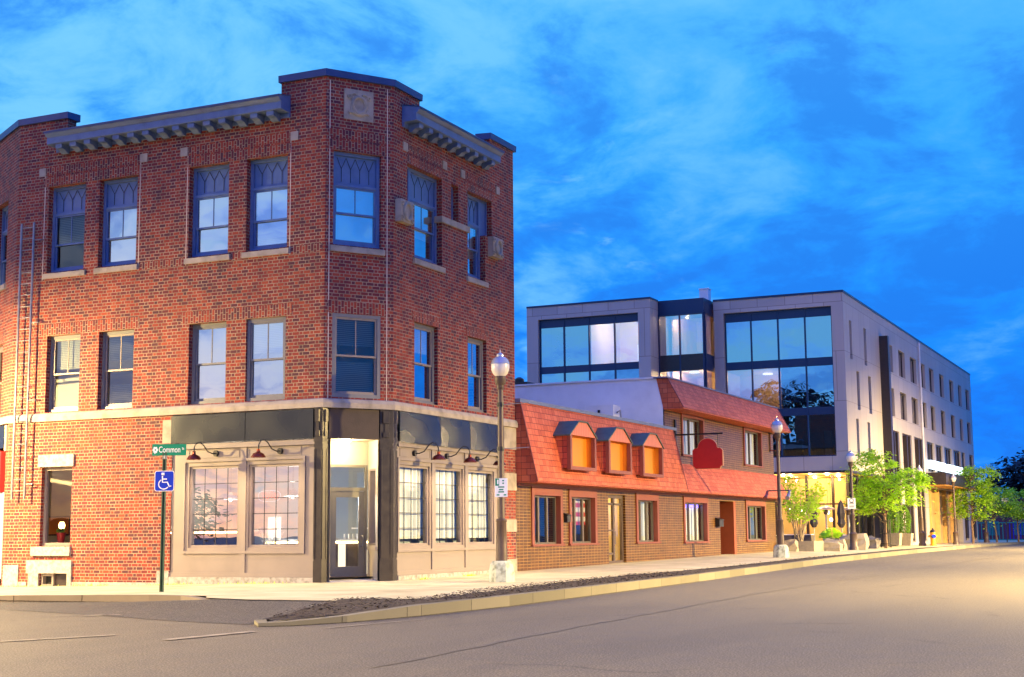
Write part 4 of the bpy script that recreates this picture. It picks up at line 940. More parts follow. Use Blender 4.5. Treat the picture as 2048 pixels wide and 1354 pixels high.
# things fixed to or standing on it
o = thing('mailbox', 'small black mailbox on brown brick between two rose trimmed windows', 'mailbox', FR(48.0, 1.9, 0)); MB().ob(FR, 47.83, 48.15, 1.83, 2.08, .0, .14).build('box', BLKM, o); MB().sweep(FR, [(0, 2.08), (.17, 2.06), (.17, 2.09), (0, 2.15)], 47.81, 48.17).build('lid', BLKM, o)
o = thing('mailbox', 'larger black mailbox on brown brick beside the brown door', 'mailbox', FR(66.1, 1.7, 0)); MB().ob(FR, 65.75, 66.4, 1.68, 2.0, .0, .2).build('box', BLKM, o); MB().sweep(FR, [(0, 2.0), (.23, 1.98), (.23, 2.01), (0, 2.1)], 65.72, 66.43).build('lid', BLKM, o)
SF = Fr((0, 60.19), (1, 0), (0, -1))
hs = thing('hanging_sign', 'blank dark red shop sign with arched top hanging from a black bracket', 'sign', (-20.5, 60.19, 5.65))
MB().ob(SF, -20.52, -18.36, 5.60, 5.67, -.04, .04).build('bracket_arm', BLKM, hs); MB().ob(SF, -20.54, -20.46, 5.2, 6.3, -.08, .08).build('wall_plate', BLKM, hs)
for x in (-19.5, -18.6): MB().tube([(x, 60.19, 5.6), (x, 60.19, 4.95)], .012, 5).build('chain', BLKM, hs)
def signpoly(x0, x1, z0, z1, zt, g):
    xm = (x0 + x1) / 2; P = [(x0 + .13, z0), (x1 - .13, z0)] + [(x1 - .13 * math.cos(a), z0 + .13 * math.sin(a)) for a in (.5, 1.1)] + [(x1, z0 + .13), (x1, z1 - .1), (x1 - .1, z1)]
    P += [(xm + .48, z1)] + [(xm + .44 * math.cos(a), z1 + .03 + (zt - z1) * math.sin(a)) for a in [math.pi * k / 10 for k in range(0, 11)]] + [(xm - .48, z1), (x0 + .1, z1), (x0, z1 - .1), (x0, z0 + .13)]
    c = Vector((xm, (z0 + zt) / 2)); return [tuple(c + (Vector(p) - c) * g) for p in P]
MB().ext(SF, signpoly(-19.73, -18.37, 4.12, 5.02, 5.42, 1.0), -.045, .045).build('border', GOLD, hs); MB().ext(SF, signpoly(-19.73, -18.37, 4.12, 5.02, 5.42, .965), -.055, .055).build('board', REDS, hs)
o = thing('sign_frame', 'empty brown metal sign frame on the far upper corner of the brown brick wall', 'sign frame', FR(75.6, 6.0, 0)); MB().ring(Fr((0, 75.7), (1, 0), (0, -1)), -20.52, -19.95, 5.66, 6.6, .05, -.03, .03).build('frame', TRIMR, o); MB().ob(FR, 75.6, 75.8, 5.6, 6.65, .0, .02).build('wall_plate', BLKM, o)
o = thing('roof_unit', 'pale grey air unit on the low roof in front of the white wall', 'air conditioner', (-23, 57.6, 5.74)); MB().box(-23.55, -22.25, 57.3, 58.1, 5.9, 6.82).build('case', WHITEW, o); MB().box(-23.4, -22.4, 57.4, 58.0, 5.74, 5.899).build('base', BLKM, o)
MB().tube([(-22.2, 57.6, 6.5), (-22.05, 57.6, 6.6), (-21.95, 57.6, 5.75)], .04, 6).build('pipe', GALV, o)
for z in (6.25, 6.5): MB().box(-22.95, -22.85, 57.27, 57.299, z, z + .12).build('valve', BLKM, o)
o = thing('rooftop_plant', 'dark rooftop machinery beyond the white wall next to the brick building', 'roof machinery', (-30.6, 66, 7.96)); MB().box(-32.5, -30.4, 66, 68, 7.96, 8.75).build('case', GALV, o); MB().box(-31.9, -30.2, 65.9, 66.9, 8.76, 9.0).build('hood', DARKC, o); MB().lathe((-30.9, 66.5, 9.0), [(.25, 0), (.25, .2), (.1, .3)], 10).build('fan', BLKM, o)

# ------------------------------------------------------------------ pale modern hotel
HB = thing('modern_hotel', 'pale panelled modern hotel with large dark framed windows and overhanging corner', 'building', (-20.6, 95, .4))
def panelmat():
    m = bpy.data.materials.new('hotel_panel'); m.use_nodes = True; nt = m.node_tree; nt.nodes.clear(); t = NT(nt)
    uv = t.n('ShaderNodeTexCoord').outputs['UV']; s = t.n('ShaderNodeSeparateXYZ', {0: uv})
    row = t.m('FLOOR', t.m('DIVIDE', s.outputs[1], 3.3))
    fu = t.m('FRACT', t.m('ADD', t.m('DIVIDE', s.outputs[0], 1.9), t.m('MULTIPLY', row, .37))); fv = t.m('FRACT', t.m('DIVIDE', s.outputs[1], 3.3))
    du = t.m('MULTIPLY', t.m('MINIMUM', fu, t.m('SUBTRACT', 1.0, fu)), 1.9); dv = t.m('MULTIPLY', t.m('MINIMUM', fv, t.m('SUBTRACT', 1.0, fv)), 3.3)
    j = t.step(t.m('MINIMUM', du, dv), .012, .026)
    idv = t.n('ShaderNodeCombineXYZ', {0: t.m('FLOOR', t.m('ADD', t.m('DIVIDE', s.outputs[0], 1.9), t.m('MULTIPLY', row, .37))), 1: row}).outputs[0]
    wn = t.n('ShaderNodeTexWhiteNoise', {'Vector': idv}).outputs[0]
    c = t.ramp(wn, [(0, (.35, .315, .31)), (1, (.41, .37, .365))])
    nz = t.n('ShaderNodeMapping', {'Scale': (1.5, .18, 1)}); t.put(nz.inputs[0], uv)
    c = t.mix(t.m('MULTIPLY', t.step(t.noise(nz.outputs[0], 1.2, 5).outputs[0], .45, .75), .35), c, (.32, .28, .275))
    c = t.mix(j, (.20, .17, .17), c)
    p = t.n('ShaderNodeBsdfPrincipled', {'Base Color': c, 'Roughness': .5}); t.n('ShaderNodeOutputMaterial', {0: p.outputs[0]}); return m
HP = panelmat()
FB, FK, FM = Fr((0, 91.6), (1, 0), (0, -1)), Fr((0, 95), (1, 0), (0, -1)), Fr((0, 93.2), (1, 0), (0, -1))
SL = [(96.67, 97.42, 12.84, 15.45), (101.3, 102.15, 12.88, 15.5), (98.42, 99.32, 9.55, 12.2), (102.25, 103.2, 9.55, 12.2), (97.74, 98.55, 6.28, 8.9), (101.4, 102.25, 6.28, 8.9)]
WY = [(109.25, 111.8), (114.2, 116.85), (119.15, 122.0), (124.35, 126.2), (128.3, 130.6), (133.75, 136.1), (139.5, 141.9), (145.0, 147.0), (149.9, 152.2)]
LOW = [(109.4, 113.2), (114.4, 118.45), (119.6, 123.7)]; HIL = [(125.5, 129.2), (130.0, 133.85), (134.8, 139.1), (140.1, 144.6), (145.2, 147.4), (150.3, 152.9)]
b = MB()
b.wall(FB, -41.95, -32.8, 5.3, 17.1, [(-41.1, -33.66, 9.3, 16.22)], .35)
b.wall(Fr((-32.8, 0), (0, 1), (1, 0)), 91.6, 99, 5.3, 17.1, [], .3)
b.wall(FK, -29.42, -20.53, 5.35, 17.1, [(-28.72, -21.32, 6.3, 16.24)], .35)
b.wall(FR, 95, 153.7, 5.35, 17.1, [(*s_, .3) for s_ in SL] + [(a, c, 13.32, 15.38, .3) for a, c in WY] + [(a, c, 9.97, 12.1, .3) for a, c in WY] + [(a, c, 5.36, 8.9, .3) for a, c in LOW] + [(a, c, 6.3, 8.85, .3) for a, c in HIL], .3)
b.wall(FR, 107.4, 153.7, -.6, 5.35, [(a, c, .5, 5.34, .3) for a, c in LOW] + [(125.2, 143.8, -.59, 5.0, .5), (145.2, 147.4, .4, 5.0, .3), (150.3, 152.9, .4, 5.0, .3)], .3)
b.face([(-20.53, 153.7, -.6), (-46, 153.7, -.6), (-46, 153.7, 17.1), (-20.53, 153.7, 17.1)]); b.face([(-41.95, 91.6, 5.3), (-41.95, 91.6, 17.1), (-41.95, 153.7, 17.1), (-41.95, 153.7, 5.3)])
b.face([(-41.95, 91.6, 17.0), (-32.8, 91.6, 17.0), (-32.8, 95.1, 17.0), (-20.6, 95.1, 17.0), (-20.6, 153.6, 17.0), (-41.95, 153.6, 17.0)])
b.build('wall', HP, HB)
mitre(MB(), [(-41.95, 91.6), (-32.8, 91.6), (-32.8, 93.2)], [(-.3, 17.1), (.05, 17.1), (.05, 17.22), (-.3, 17.22)]).build('roof_edge', BLUEM, HB)
mitre(MB(), [(-29.42, 95), (-20.53, 95), (-20.53, 153.7)], [(-.3, 17.1), (.05, 17.1), (.05, 17.24), (-.3, 17.24)]).build('roof_edge', BLUEM, HB)
def curtainwall(fr, u0, u1, z0, z1, us, zs, head, gl, dep=.3, name='window'):
    q = MB(); q.ring(fr, u0, u1, z0, z1, .09, -dep - .1, -dep + .06)
    q.ob(fr, u0 + .09, u1 - .09, head, z1 - .09, -dep - .1, -dep + .03)
    for a, c in zs: q.ob(fr, u0 + .09, u1 - .09, a, c, -dep - .1, -dep + .045)
    for u in us:
        q.ob(fr, u - .045, u + .045, z0 + .09, z1 - .09, -dep - .1, -dep + .08)
    w = q.build(name, BLUEM, HB)
    xs_ = [u0 + .08] + list(us) + [u1 - .08]; cz = sorted([z0 + .08] + [z for a in zs for z in a] + [head])
    for za, zb in zip(cz[::2], cz[1::2]):
        for a, c in zip(xs_, xs_[1:]): MB().quad(fr, a + .03, c - .03, za, zb, -dep - .01 + rnd.uniform(-.004, .004)).build('pane', gl, w)
    return w
curtainwall(FB, -41.1, -33.66, 9.3, 16.22, (-39.23, -37.36, -35.47), [(12.42, 12.9)], 15.64, GLASSH)
curtainwall(FK, -28.72, -21.32, 6.3, 16.24, (-26.88, -25.02, -23.18), [(12.32, 12.87), (9.06, 9.57)], 15.62, GLASSH)
# glazed middle bay
MB().box(-32.78, -29.52, 93.2, 96, 16.2, 17.15).build('bay_parapet', BLUEM, HB)
w = curtainwall(FM, -32.78, -29.54, 6.0, 16.2, (-31.25,), [(12.25, 13.36)], 16.05, GLASSH, dep=.0)
MB().ob(FM, -32.7, -29.6, 12.25, 13.36, -.11, .05).build('spandrel', DARKC, HB)
curtainwall(Fr((-29.52, 0), (0, 1), (1, 0)), 93.3, 95.9, 6.0, 16.2, (), [(12.25, 13.36)], 16.05, GLASSH, dep=.0)
# slit windows and street side windows
for a, c, z0, z1 in SL: MB().ob(FR, a, c, z0, z1, -.34, -.27).build('slit_window', mat('slit_glass', (.12, .125, .12), .15, spec=.6) if 'slit_glass' not in bpy.data.materials else bpy.data.materials['slit_glass'], HB)
for row in ((13.32, 15.38), (9.97, 12.1)):
    for i, (a, c) in enumerate(WY):
        q = MB().ring(FR, a + .002, c - .002, row[0] + .002, row[1] - .002, .09, -.3, -.2); w = q.build('window', DARKC, HB); MB().quad(FR, a + .08, c - .08, row[0] + .08, row[1] - .08, -.25).build('pane', GLASSD, w)
for i, (a, c) in enumerate(LOW + HIL):
    z0, z1 = ((5.36, 8.9) if i < 3 else (6.3, 8.85))
    q = MB().ring(FR, a + .002, c - .002, z0 + .002, z1 - .002, .12, -.3, -.15)
    for k in (1, 2): u = a + (c - a) * k / 3; q.ob(FR, u - .12, u + .12, z0 + .12, z1 - .12, -.29, .12 if i < 3 else -.16)
    w = q.build('louver_window', DARKC, HB); MB().quad(FR, a + .1, c - .1, z0 + .1, z1 - .1, -.24).build('pane', GLASSD, w)
for a, c in LOW + [(145.2, 147.4), (150.3, 152.9)]:
    q = MB().ring(FR, a + .002, c - .002, .502, 5.0, .12, -.3, -.15)
    for k in (1, 2): u = a + (c - a) * k / 3; q.ob(FR, u - .12, u + .12, .62, 4.88, -.29, .12)
    w = q.build('louver_window', DARKC, HB); MB().quad(FR, a + .1, c - .1, .6, 4.9, -.24).build('pane', GLASSD, w)
MB().ob(FR, 106.75, 107.39, .2, 15.55, -.05, .62).build('fin', DARKC, HB)
MB().tube([FR(123.3, 17.0, .08), FR(123.3, 5.5, .08)], .09, 8).build('downpipe', WHITEW, HB)
# canopy, lit signs and boarded entrance
cp = MB().ob(FR, 123.8, 144.0, 5.15, 6.15, -.1, 1.7).build('canopy', DARKC, HB); MB().ob(FR, 123.9, 143.9, 5.08, 5.149, -.3, 1.62).build('soffit', SOFFIT, cp)
SIGN = emit('white_lightbox', (.72, .86, 1.0), 3.2)
for a, c in ((124.6, 132.3), (133.6, 142.4)): sg = MB().ob(FR, a, c, 6.55, 7.22, .1, .45).build('light_sign', SIGN, HB)
b = MB(); b.box(-21.6, -21.45, 125.2, 143.8, -.4, 5.05); b.build('entrance_boards', PLY, HB)
q = MB()
for y in (125.3, 129.5, 133.8, 138, 142.5): q.box(-21.44, -21.05, y, y + .35, -.4, 5.0)
q.box(-21.44, -21.3, 125.7, 142.5, 2.9, 3.05); q.build('entrance_post', PLY, HB)
# rooms behind the big windows
b = MB()
for z in (5.9, 9.2, 12.5, 16.6): b.box(-41.8, -33.0, 92.1, 98, z, z + .12); b.box(-32.7, -29.6, 93.4, 100.5, z + (.05), z + .17); b.box(-29.3, -20.9, 95.5, 101, z, z + .12)
b.box(-41.8, -20.9, 101, 101.1, 5.4, 16.9); b.box(-41.8, -32.9, 97.9, 98, 5.4, 16.6); b.box(-32.75, -32.6, 95.5, 101, 5.4, 16.6); b.box(-29.55, -29.4, 96, 101, 5.4, 16.6); b.box(-37.5, -37.38, 92.3, 97.9, 5.4, 16.6); b.box(-25.1, -25.0, 96, 101, 5.4, 16.6)
b.build('room_wall', mat('room_plaster', (.62, .45, .34), .9, var=.05, vscale=.5), HB)
b = MB()
for x0, x1, z in ((-36.0, -35.5, 12.65), (-34.4, -33.9, 12.65)): b.box(x0, x1, 97.7, 97.89, z, z + 2.2)
for x, z in ((-26.3, 9.35), (-23.0, 9.35), (-23.4, 6.05)): b.box(x, x + .5, 100.7, 100.99, z, z + 2.3)
b.build('inner_door', WHITE, HB)
def clamp_lamp(x, y, z, e, col, label, r_=.35, grp='ceiling lamps in the hotel rooms'):
    o = thing('ceiling_lamp', label, 'ceiling lamp', (x, y, z), grp); MB().lathe((x, y, z - .1), [(r_, 0), (r_ * 1.05, .05), (r_ * .9, .098)], 16).build('diffuser', emit('room_lamp', col, 2.5) if 'room_lamp' not in bpy.data.materials else bpy.data.materials['room_lamp'], o)
    light('POINT', 'lamp_light', (x, y, z - .25), e, col, o, .2); return o
WC = (1, .80, .58); AC = (1, .62, .22)
clamp_lamp(-35.0, 94.6, 16.58, 1100, (1, .82, .66), 'large round ceiling lamp in the lit room behind the left top floor window', .75)
clamp_lamp(-31.6, 96.0, 16.58, 800, AC, 'round ceiling lamp in the amber room at the top of the middle bay')
clamp_lamp(-31.2, 96.0, 12.48, 900, AC, 'round ceiling lamp in the amber room below the dark band of the middle bay')
clamp_lamp(-26.9, 99.3, 12.45, 160, AC, 'round ceiling lamp in the dim amber room of the middle floor')
o = thing('houseplant', 'dark pot with a bushy plant behind the left top floor window', 'plant', (-40.1, 93.2, 12.62)); MB().lathe((-40.1, 93.2, 12.62), [(.35, 0), (.5, .75), (.52, .8)], 12).build('pot', BLKM, o)
b = MB()
for k in range(260):
    a = rnd.uniform(0, 6.28); h = rnd.uniform(.0, 2.0); r_ = rnd.uniform(0, .75) * (1 - h / 2.6); c = Vector((-40.1 + r_ * math.cos(a), 93.2 + r_ * math.sin(a) * .6, 13.4 + h)); l = rnd.uniform(.1, .22)
    b.face([c, c + Vector((l, 0, l * .5)), c + Vector((l * 1.4, .03, -l * .3)), c + Vector((l * .4, 0, -l * .5))])
b.build('leaves', LEAFD, o)
o = thing('roof_box', 'small white box on the hotel roof above the middle bay', 'roof vent', (-30.35, 96, 17.1)); MB().box(-30.7, -30.05, 96, 96.6, 17.1, 18.22).build('case', WHITEW, o); MB().box(-30.74, -30.01, 95.96, 96.64, 18.221, 18.27).build('lid', WHITE, o)
clamp_lamp(-21.8, 53.1, 2.93, 130, (1, .78, .38), 'round ceiling lamp in the yellow lobby behind the narrow glass door', .2)
# patio under the overhang
b = MB(); b.box(-45, -20.55, 95.02, 107.2, 5.22, 5.34); b.build('soffit', SOFFIT, HB)
MB().ob(FK, -29.4, -20.5, 5.20, 5.349, -.2, .03).build('soffit_edge', DARKC, HB); MB().ob(FR, 95.0, 106.7, 5.20, 5.349, -.2, .03).build('soffit_edge', DARKC, HB)
q = MB(); pf = Fr((0, 99), (1, 0), (0, -1))
for x in (-30.6, -28.5, -26.5, -24.35, -22.55, -21.55): q.ob(pf, x - .08, x + .08, .3, 5.21, -.1, .1)
q.ob(pf, -34, -21.5, 3.2, 3.3, -.08, .08); q.ob(pf, -34, -21.5, .3, .5, -.08, .08)
pg = q.build('patio_glazing', DARKC, HB); MB().quad(pf, -34, -21.5, .5, 5.2, 0).build('pane', GLASS, pg)
q = MB(); sf = Fr((-21.5, 0), (0, 1), (1, 0)); q.ring(sf, 99.05, 106.7, .3, 5.2, .2, -.1, .1); 
for y in (101.5, 104): q.ob(sf, y - .08, y + .08, .5, 5.0, -.1, .1)
pg = q.build('side_glazing', DARKC, HB); MB().quad(sf, 99.2, 106.6, .5, 5.0, 0).build('pane', GLASSD, pg)
b = MB(); b.box(-40, -21.7, 104.5, 104.6, .2, 5.2); b.box(-34.2, -34.0, 99, 104.5, .2, 5.2); b.box(-21.8, -21.7, 99.3, 104.5, .2, 5.2); b.build('lobby_wall', mat('lobby_plaster', (.78, .56, .27), .8, var=.12, vscale=.6), HB)
SPOT = emit('downlight', (1, .78, .42), 30)
k = 0
for x, y in ((-26.6, 95.8), (-25.5, 97.2), (-23.3, 95.8), (-22.5, 97.2), (-26.0, 101), (-24.6, 102.5), (-22.6, 101)):
    o = thing('downlight', 'small bright downlight in the wooden soffit over the patio', 'ceiling light', (x, y, 5.22), 'downlights in the patio ceiling'); MB().lathe((x, y, 5.15), [(.09, 0), (.11, .03), (.1, .068)], 10).build('lens', SPOT, o)
    light('POINT', 'lamp_light', (x, y, 4.95), 300, (1, .70, .30), o, .08)
for i, (x, z) in enumerate(((-26.9, 2.7), (-25.9, 2.9), (-25.5, 2.3), (-25.2, 2.85), (-24.8, 2.6), (-24.6, 2.95), (-23.3, 2.7), (-23.1, 2.2), (-28.3, 2.2))):
    o = thing('globe_pendant', 'warm glowing globe pendant hanging inside the patio glass', 'pendant lamp', (x, 100.5, z), 'globe pendants behind the patio glass'); MB().lathe((x, 100.5, z - .12), [(.03, 0), (.11, .06), (.12, .12), (.09, .2), (.03, .24)], 12).build('globe', emit('globe_glow', (1, .8, .5), 14) if 'globe_glow' not in bpy.data.materials else bpy.data.materials['globe_glow'], o); MB().tube([(x, 100.5, z + .11), (x, 100.5, 5.2)], .01, 4).build('cord', BLKM, o)

# ------------------------------------------------------------------ street lamps
GLB = mat('frosted_globe', (.66, .62, .57), .25, spec=.5, coat=.3)
GLB2 = mat('clear_globe_cap', (.42, .42, .45), .2, metal=.4)
LITG = emit('lit_globe', (1, .80, .5), 80, .6)
def lamp(x, y, label, tall=True, h=6.15, lit=False, arms=True):
    z = GS(x, y); o = thing('street_lamp', label, 'street lamp', (x, y, z), 'post top street lamps along the pavement')
    z1 = z + h
    if tall:
        MB().lathe((x, y, z - .1), [(.37, 0), (.36, .35), (.33, .55), (.26, .66)], 8).build('concrete_base', CONCG, o)
        MB().lathe((x, y, z + .56), [(.16, 0), (.15, .45), (.135, 1.02), (.15, 1.04), (.15, 1.09), (.10, 1.12), (.085, 2.6), (.075, h - 1.5)], 14).build('pole', BRONZE, o, smooth=True)
    else:
        MB().lathe((x, y, z - .1), [(.28, 0), (.28, .2), (.22, .3), (.22, .95), (.25, 1.0), (.15, 1.1)], 10).build('base', BRONZE, o, smooth=True)
        MB().lathe((x, y, z + 1.0), [(.135, 0), (.13, .95), (.145, .98), (.145, 1.03), (.10, 1.08), (.075, h - 1.95)], 12).build('pole', BRONZE, o, smooth=True)
    MB().lathe((x, y, z1 - 1.0), [(.07, 0), (.10, .04), (.10, .12), (.15, .18), (.16, .34), (.13, .38)], 14).build('collar', BRONZE, o, smooth=True)
    g = MB().lathe((x, y, z1 - .63), [(.13, 0), (.20, .07), (.245, .17), (.255, .26), (.25, .33)], 20).build('globe', LITG if lit else GLB, o, smooth=True)
    MB().lathe((x, y, z1 - .30), [(.262, 0), (.255, .03), (.22, .12), (.15, .19), (.10, .21), (.10, .27), (.05, .31), (.015, .33), (.012, .42)], 18).build('globe_cap', GLB2, o, smooth=True)
    if arms:
        for za in (3.55, 4.75):
            MB().tube([(x, y, z + za - (0 if tall else .5)), (x + .12, y, z + za - (0 if tall else .5)), (x + .85, y, z + za + .02 - (0 if tall else .5))], [.03, .012, .010], 6).build('banner_arm', BLKM if not tall else GALV, o); MB().lathe((x, y, z + za - .06 - (0 if tall else .5)), [(.10, 0), (.10, .12)], 10).build('clamp', BLKM, o)
    if lit: light('POINT', 'lamp_light', (x, y, z1 - .37), lit, LAMP_COL, o, .10)
    return o
L1 = lamp(-17.02, 35.4, 'tall street lamp on a painted concrete base in front of the brick building')
L2 = lamp(-16.95, 63.85, 'street lamp with twin spotlights in front of the red roofed building', arms=False)
L3 = lamp(-18.6, 86.5, 'street lamp with a white sign before the hotel corner', False, 5.75)
lamp(-18.6, 109.8, 'street lamp behind the first leafy tree near the yellow hydrant', False, 5.75, arms=False); lamp(-18.6, 126.0, 'street lamp in front of the boarded hotel entrance', False, 5.75, arms=False); lamp(-18.8, 146.6, 'farthest street lamp half hidden by the bright trees', False, 5.75, arms=False)
lamp(-35.27, 28.5, 'lit street lamp beside the far left brick wall', True, 6.35, lit=48000)
z = GS(-16.95, 63.85)
MB().tube([(-17.5, 63.8, z + 2.95), (-16.4, 63.8, z + 2.95)], .03, 6).build('spot_bar', BRONZE, L2)
for x in (-17.45, -16.45): MB().tube([(x, 63.75, z + 2.95), (x, 63.6, z + 2.75), (x, 63.3, z + 2.6)], [.04, .08, .10], 10).build('spotlight', TRIMR if x < -17 else GALV, L2)
def parksign(fr, u, z, w, h, label, green):
    o = thing('parking_sign', label, 'sign', fr(u, z, 0)); MB().ob(fr, u - w / 2, u + w / 2, z, z + h, -.012, .0).build('plate', WHITE, o)
    q = MB()
    rows = ((.86, .30, .15), (.72, .36, .13), (.52, .5, .5), (.38, .5, .35), (.26, .5, .45), (.1, .25, .22), (.1, .8, .2)) if green else ((.55, .5, .5), (.45, .5, .6), (.25, .5, .7), (.15, .5, .6))
    for f, c, l in rows:
        cc = c if not green or f < .6 else .66
        MB().ob(fr, u - w / 2 + w * (cc - l / 2), u - w / 2 + w * (cc + l / 2), z + h * f - .012, z + h * f + .022, .0, .004).build('text_line', GREENS if green else BLKM, o)
    if green: MB().ob(fr, u - w / 2 + .01, u - w / 2 + w * .34, z + h * .6, z + h * .99, .0, .005).build('symbol_field', GREENS, o); MB().ob(fr, u - w / 2 + .06, u - w / 2 + .10, z + h * .68, z + h * .92, .005, .008).build('symbol', WHITE, o)
    else: MB().tube([fr(u + .11 * math.cos(a), z + h * .78 + .11 * math.sin(a), .006) for a in [2 * math.pi * k / 14 for k in range(15)]], .018, 5).build('symbol', BLKM, o)
    return o
a = R(18); vf = lambda x, y: Fr((x, y), (math.cos(a), math.sin(a)), (math.sin(a), -math.cos(a)))
parksign(vf(-17.0, 35.25), .05, 2.42, .34, .50, 'white and green parking sign clamped to the street lamp pole', True)
parksign(vf(-18.58, 86.25), .0, 2.72, .46, .62, 'white sign with a round symbol on the hotel corner lamp', False)
o = thing('traffic_sign', 'small white sign on a dark post among the far trees', 'sign', (-18, 156, GS(-18, 156))); MB().tube([(-18, 156, -.1), (-18, 156, 4.6)], .06, 6).build('post', BLKM, o); f = vf(-18, 155.9); MB().ob(f, -.35, .35, 3.7, 4.7, 0, .02).build('plate', WHITE, o)
for zz in (4.4, 4.2, 4.0): MB().ob(f, -.2, .2, zz - .04, zz + .04, .02, .03).build('text_line', BLKM, o)

# sign post on the corner
PG_ = mat('dark_green_post', (.02, .06, .03), .5, var=.3)
sp = thing('street_sign_post', 'dark green post carrying the Common St name sign and blue wheelchair sign', 'sign post', (-22.08, 27.58, GS(-22.08, 27.58)))
z = GS(-22.08, 27.58); f = Fr((-22.08, 27.58), (math.cos(R(24)), math.sin(R(24))), (math.sin(R(24)), -math.cos(R(24))))
MB().ob(f, -.045, -.02, z - .1, 3.42, -.03, .03).ob(f, .02, .045, z - .1, 3.42, -.03, .03).ob(f, -.02, .02, z - .1, 3.42, -.03, -.012).build('post', PG_, sp)
q = MB().ob(f, -.30, .51, 3.34, 3.61, -.004, .004)
for k in (1, 2):                            # blade follows the street, turned a little from the plate below
    pass
nb = q.build('name_blade', GREENS, sp)
MB().ob(f, -.05, .05, 3.26, 3.34, -.03, .03).build('clamp', GALV, sp)
text('Common', .205, f, .115, 3.475, .006, WHITE, nb, sx=.66); text('St', .085, f, .435, 3.50, .006, WHITE, nb, sx=.8)
q = MB()
for k in range(6):
    a_ = k * math.pi / 3; q.lathe((0, 0, 0), [(.001, 0)], 3) if False else None
    cx_, cz_ = -.225 + .04 * math.cos(a_), 3.475 + .05 * math.sin(a_)
    q.ext(f, [(cx_ + .026 * math.cos(b_), cz_ + .03 * math.sin(b_)) for b_ in [j * math.pi / 4 for j in range(8)]], .004, .007)
q.ext(f, [(-.245, 3.38), (-.225, 3.38), (-.215, 3.44), (-.235, 3.44)], .004, .007)
q.build('flower_emblem', WHITE, nb)
def rr(x0, x1, z0, z1, r_): return [(cx + r_ * math.cos(a), cz + r_ * math.sin(a)) for cx, cz, s in ((x1 - r_, z0 + r_, -90), (x1 - r_, z1 - r_, 0), (x0 + r_, z1 - r_, 90), (x0 + r_, z0 + r_, 180)) for a in (R(s), R(s + 30), R(s + 60), R(s + 90))]
MB().ext(f, rr(-.215, .245, 2.50, 2.98, .05), .034, .038).build('sign_border', WHITE, sp)
wp = MB().ext(f, rr(-.203, .233, 2.512, 2.968, .045), .0385, .041).build('wheelchair_plate', BLUES, sp)
q = MB(); P = lambda x, z_: f(x + .015, 2.74 + z_, .046)
q.tube([P(-.03 + .034 * math.cos(a), .165 + .001 + 0 * a) for a in (0, math.pi)], .03, 10)
q.ext(f, [(-.015 + .034 * math.cos(a), 2.905 + .034 * math.sin(a)) for a in [2 * math.pi * k / 14 for k in range(14)]], .042, .046)
for pts in ([(-.045, .12), (-.04, -.03), (.075, -.03), (.125, -.135), (.165, -.115)], [(-.04, .045), (.06, .045)]): q.tube([P(*p) for p in pts], .015, 6)
q.tube([P(-.01 + .12 * math.cos(t_), -.075 + .115 * math.sin(t_)) for t_ in [R(120 + 12 * k) for k in range(18)]], .013, 6)
q.build('wheelchair_symbol', WHITE, wp)

# ------------------------------------------------------------------ trees and planting
def tree(name, label, x, y, h, zc, clumps, leaf, nl, ls, seed, trunk=.09, group=None, z=None, lean=0., limbs=7):
    r_ = random.Random(seed); z = GS(x, y) if z is None else z; o = thing(name, label, 'tree' if name != 'shrub' else 'shrub', (x, y, z), group)
    tr_ = MB(); zt = z + zc; top = Vector((x + lean, y, z + h * .8)); n = 6
    path = [Vector((x, y, z - .1)).lerp(top, k / n) + Vector((r_.uniform(-.05, .05), r_.uniform(-.05, .05), 0)) * (k > 0) for k in range(n + 1)]
    tr_.tube(path, [trunk * (1.25 - 1.0 * k / n) for k in range(n + 1)], 8)
    cb = MB(); allc = []
    for (cx, cy, cz, rx, rz, cnt) in clumps:
        for k in range(cnt):
            while True:
                p = Vector((r_.uniform(-1, 1), r_.uniform(-1, 1), r_.uniform(-1, 1)))
                if .25 < p.length < 1: break
            allc.append(Vector((x + cx + p.x * rx, y + cy + p.y * rx, z + cz + p.z * rz)))
    for i, c in enumerate(allc):
        if i % max(1, len(allc) // 26) == 0:
            t0 = path[0].lerp(top, clamp((c.z - z - .8) / (h * .8), .25, .98)); md = t0.lerp(c, .55) + Vector((0, 0, .12)); tr_.tube([t0, md, c], [trunk * .38, trunk * .22, trunk * .08], 5)
        d = Vector((c.x - x, c.y - y, 0)); d = d.normalized() if d.length > .05 else Vector((1, 0, 0))
        for k in range(nl):
            a_ = r_.gauss(0, .9); dd_ = Vector((d.x * math.cos(a_) - d.y * math.sin(a_), d.x * math.sin(a_) + d.y * math.cos(a_), 0)); rr_ = abs(r_.gauss(0, 2 * ls))
            q = c + dd_ * rr_ + Vector((0, 0, -.1 * rr_ * rr_ / ls + r_.gauss(0, .5 * ls)))
            l = ls * r_.uniform(.6, 1.25); w_ = l * r_.uniform(.3, .5); u = (dd_ + Vector((r_.uniform(-.7, .7), r_.uniform(-.7, .7), r_.uniform(-.75, .15)))).normalized() * l
            v = Vector((-u.y, u.x, r_.uniform(-.6, .6) * l)).normalized() * w_
            cb.face([q, q + u * .5 + v, q + u, q + u * .5 - v])
    cb.build('crown', leaf, o); tr_.build('trunk', BARK, o); return o
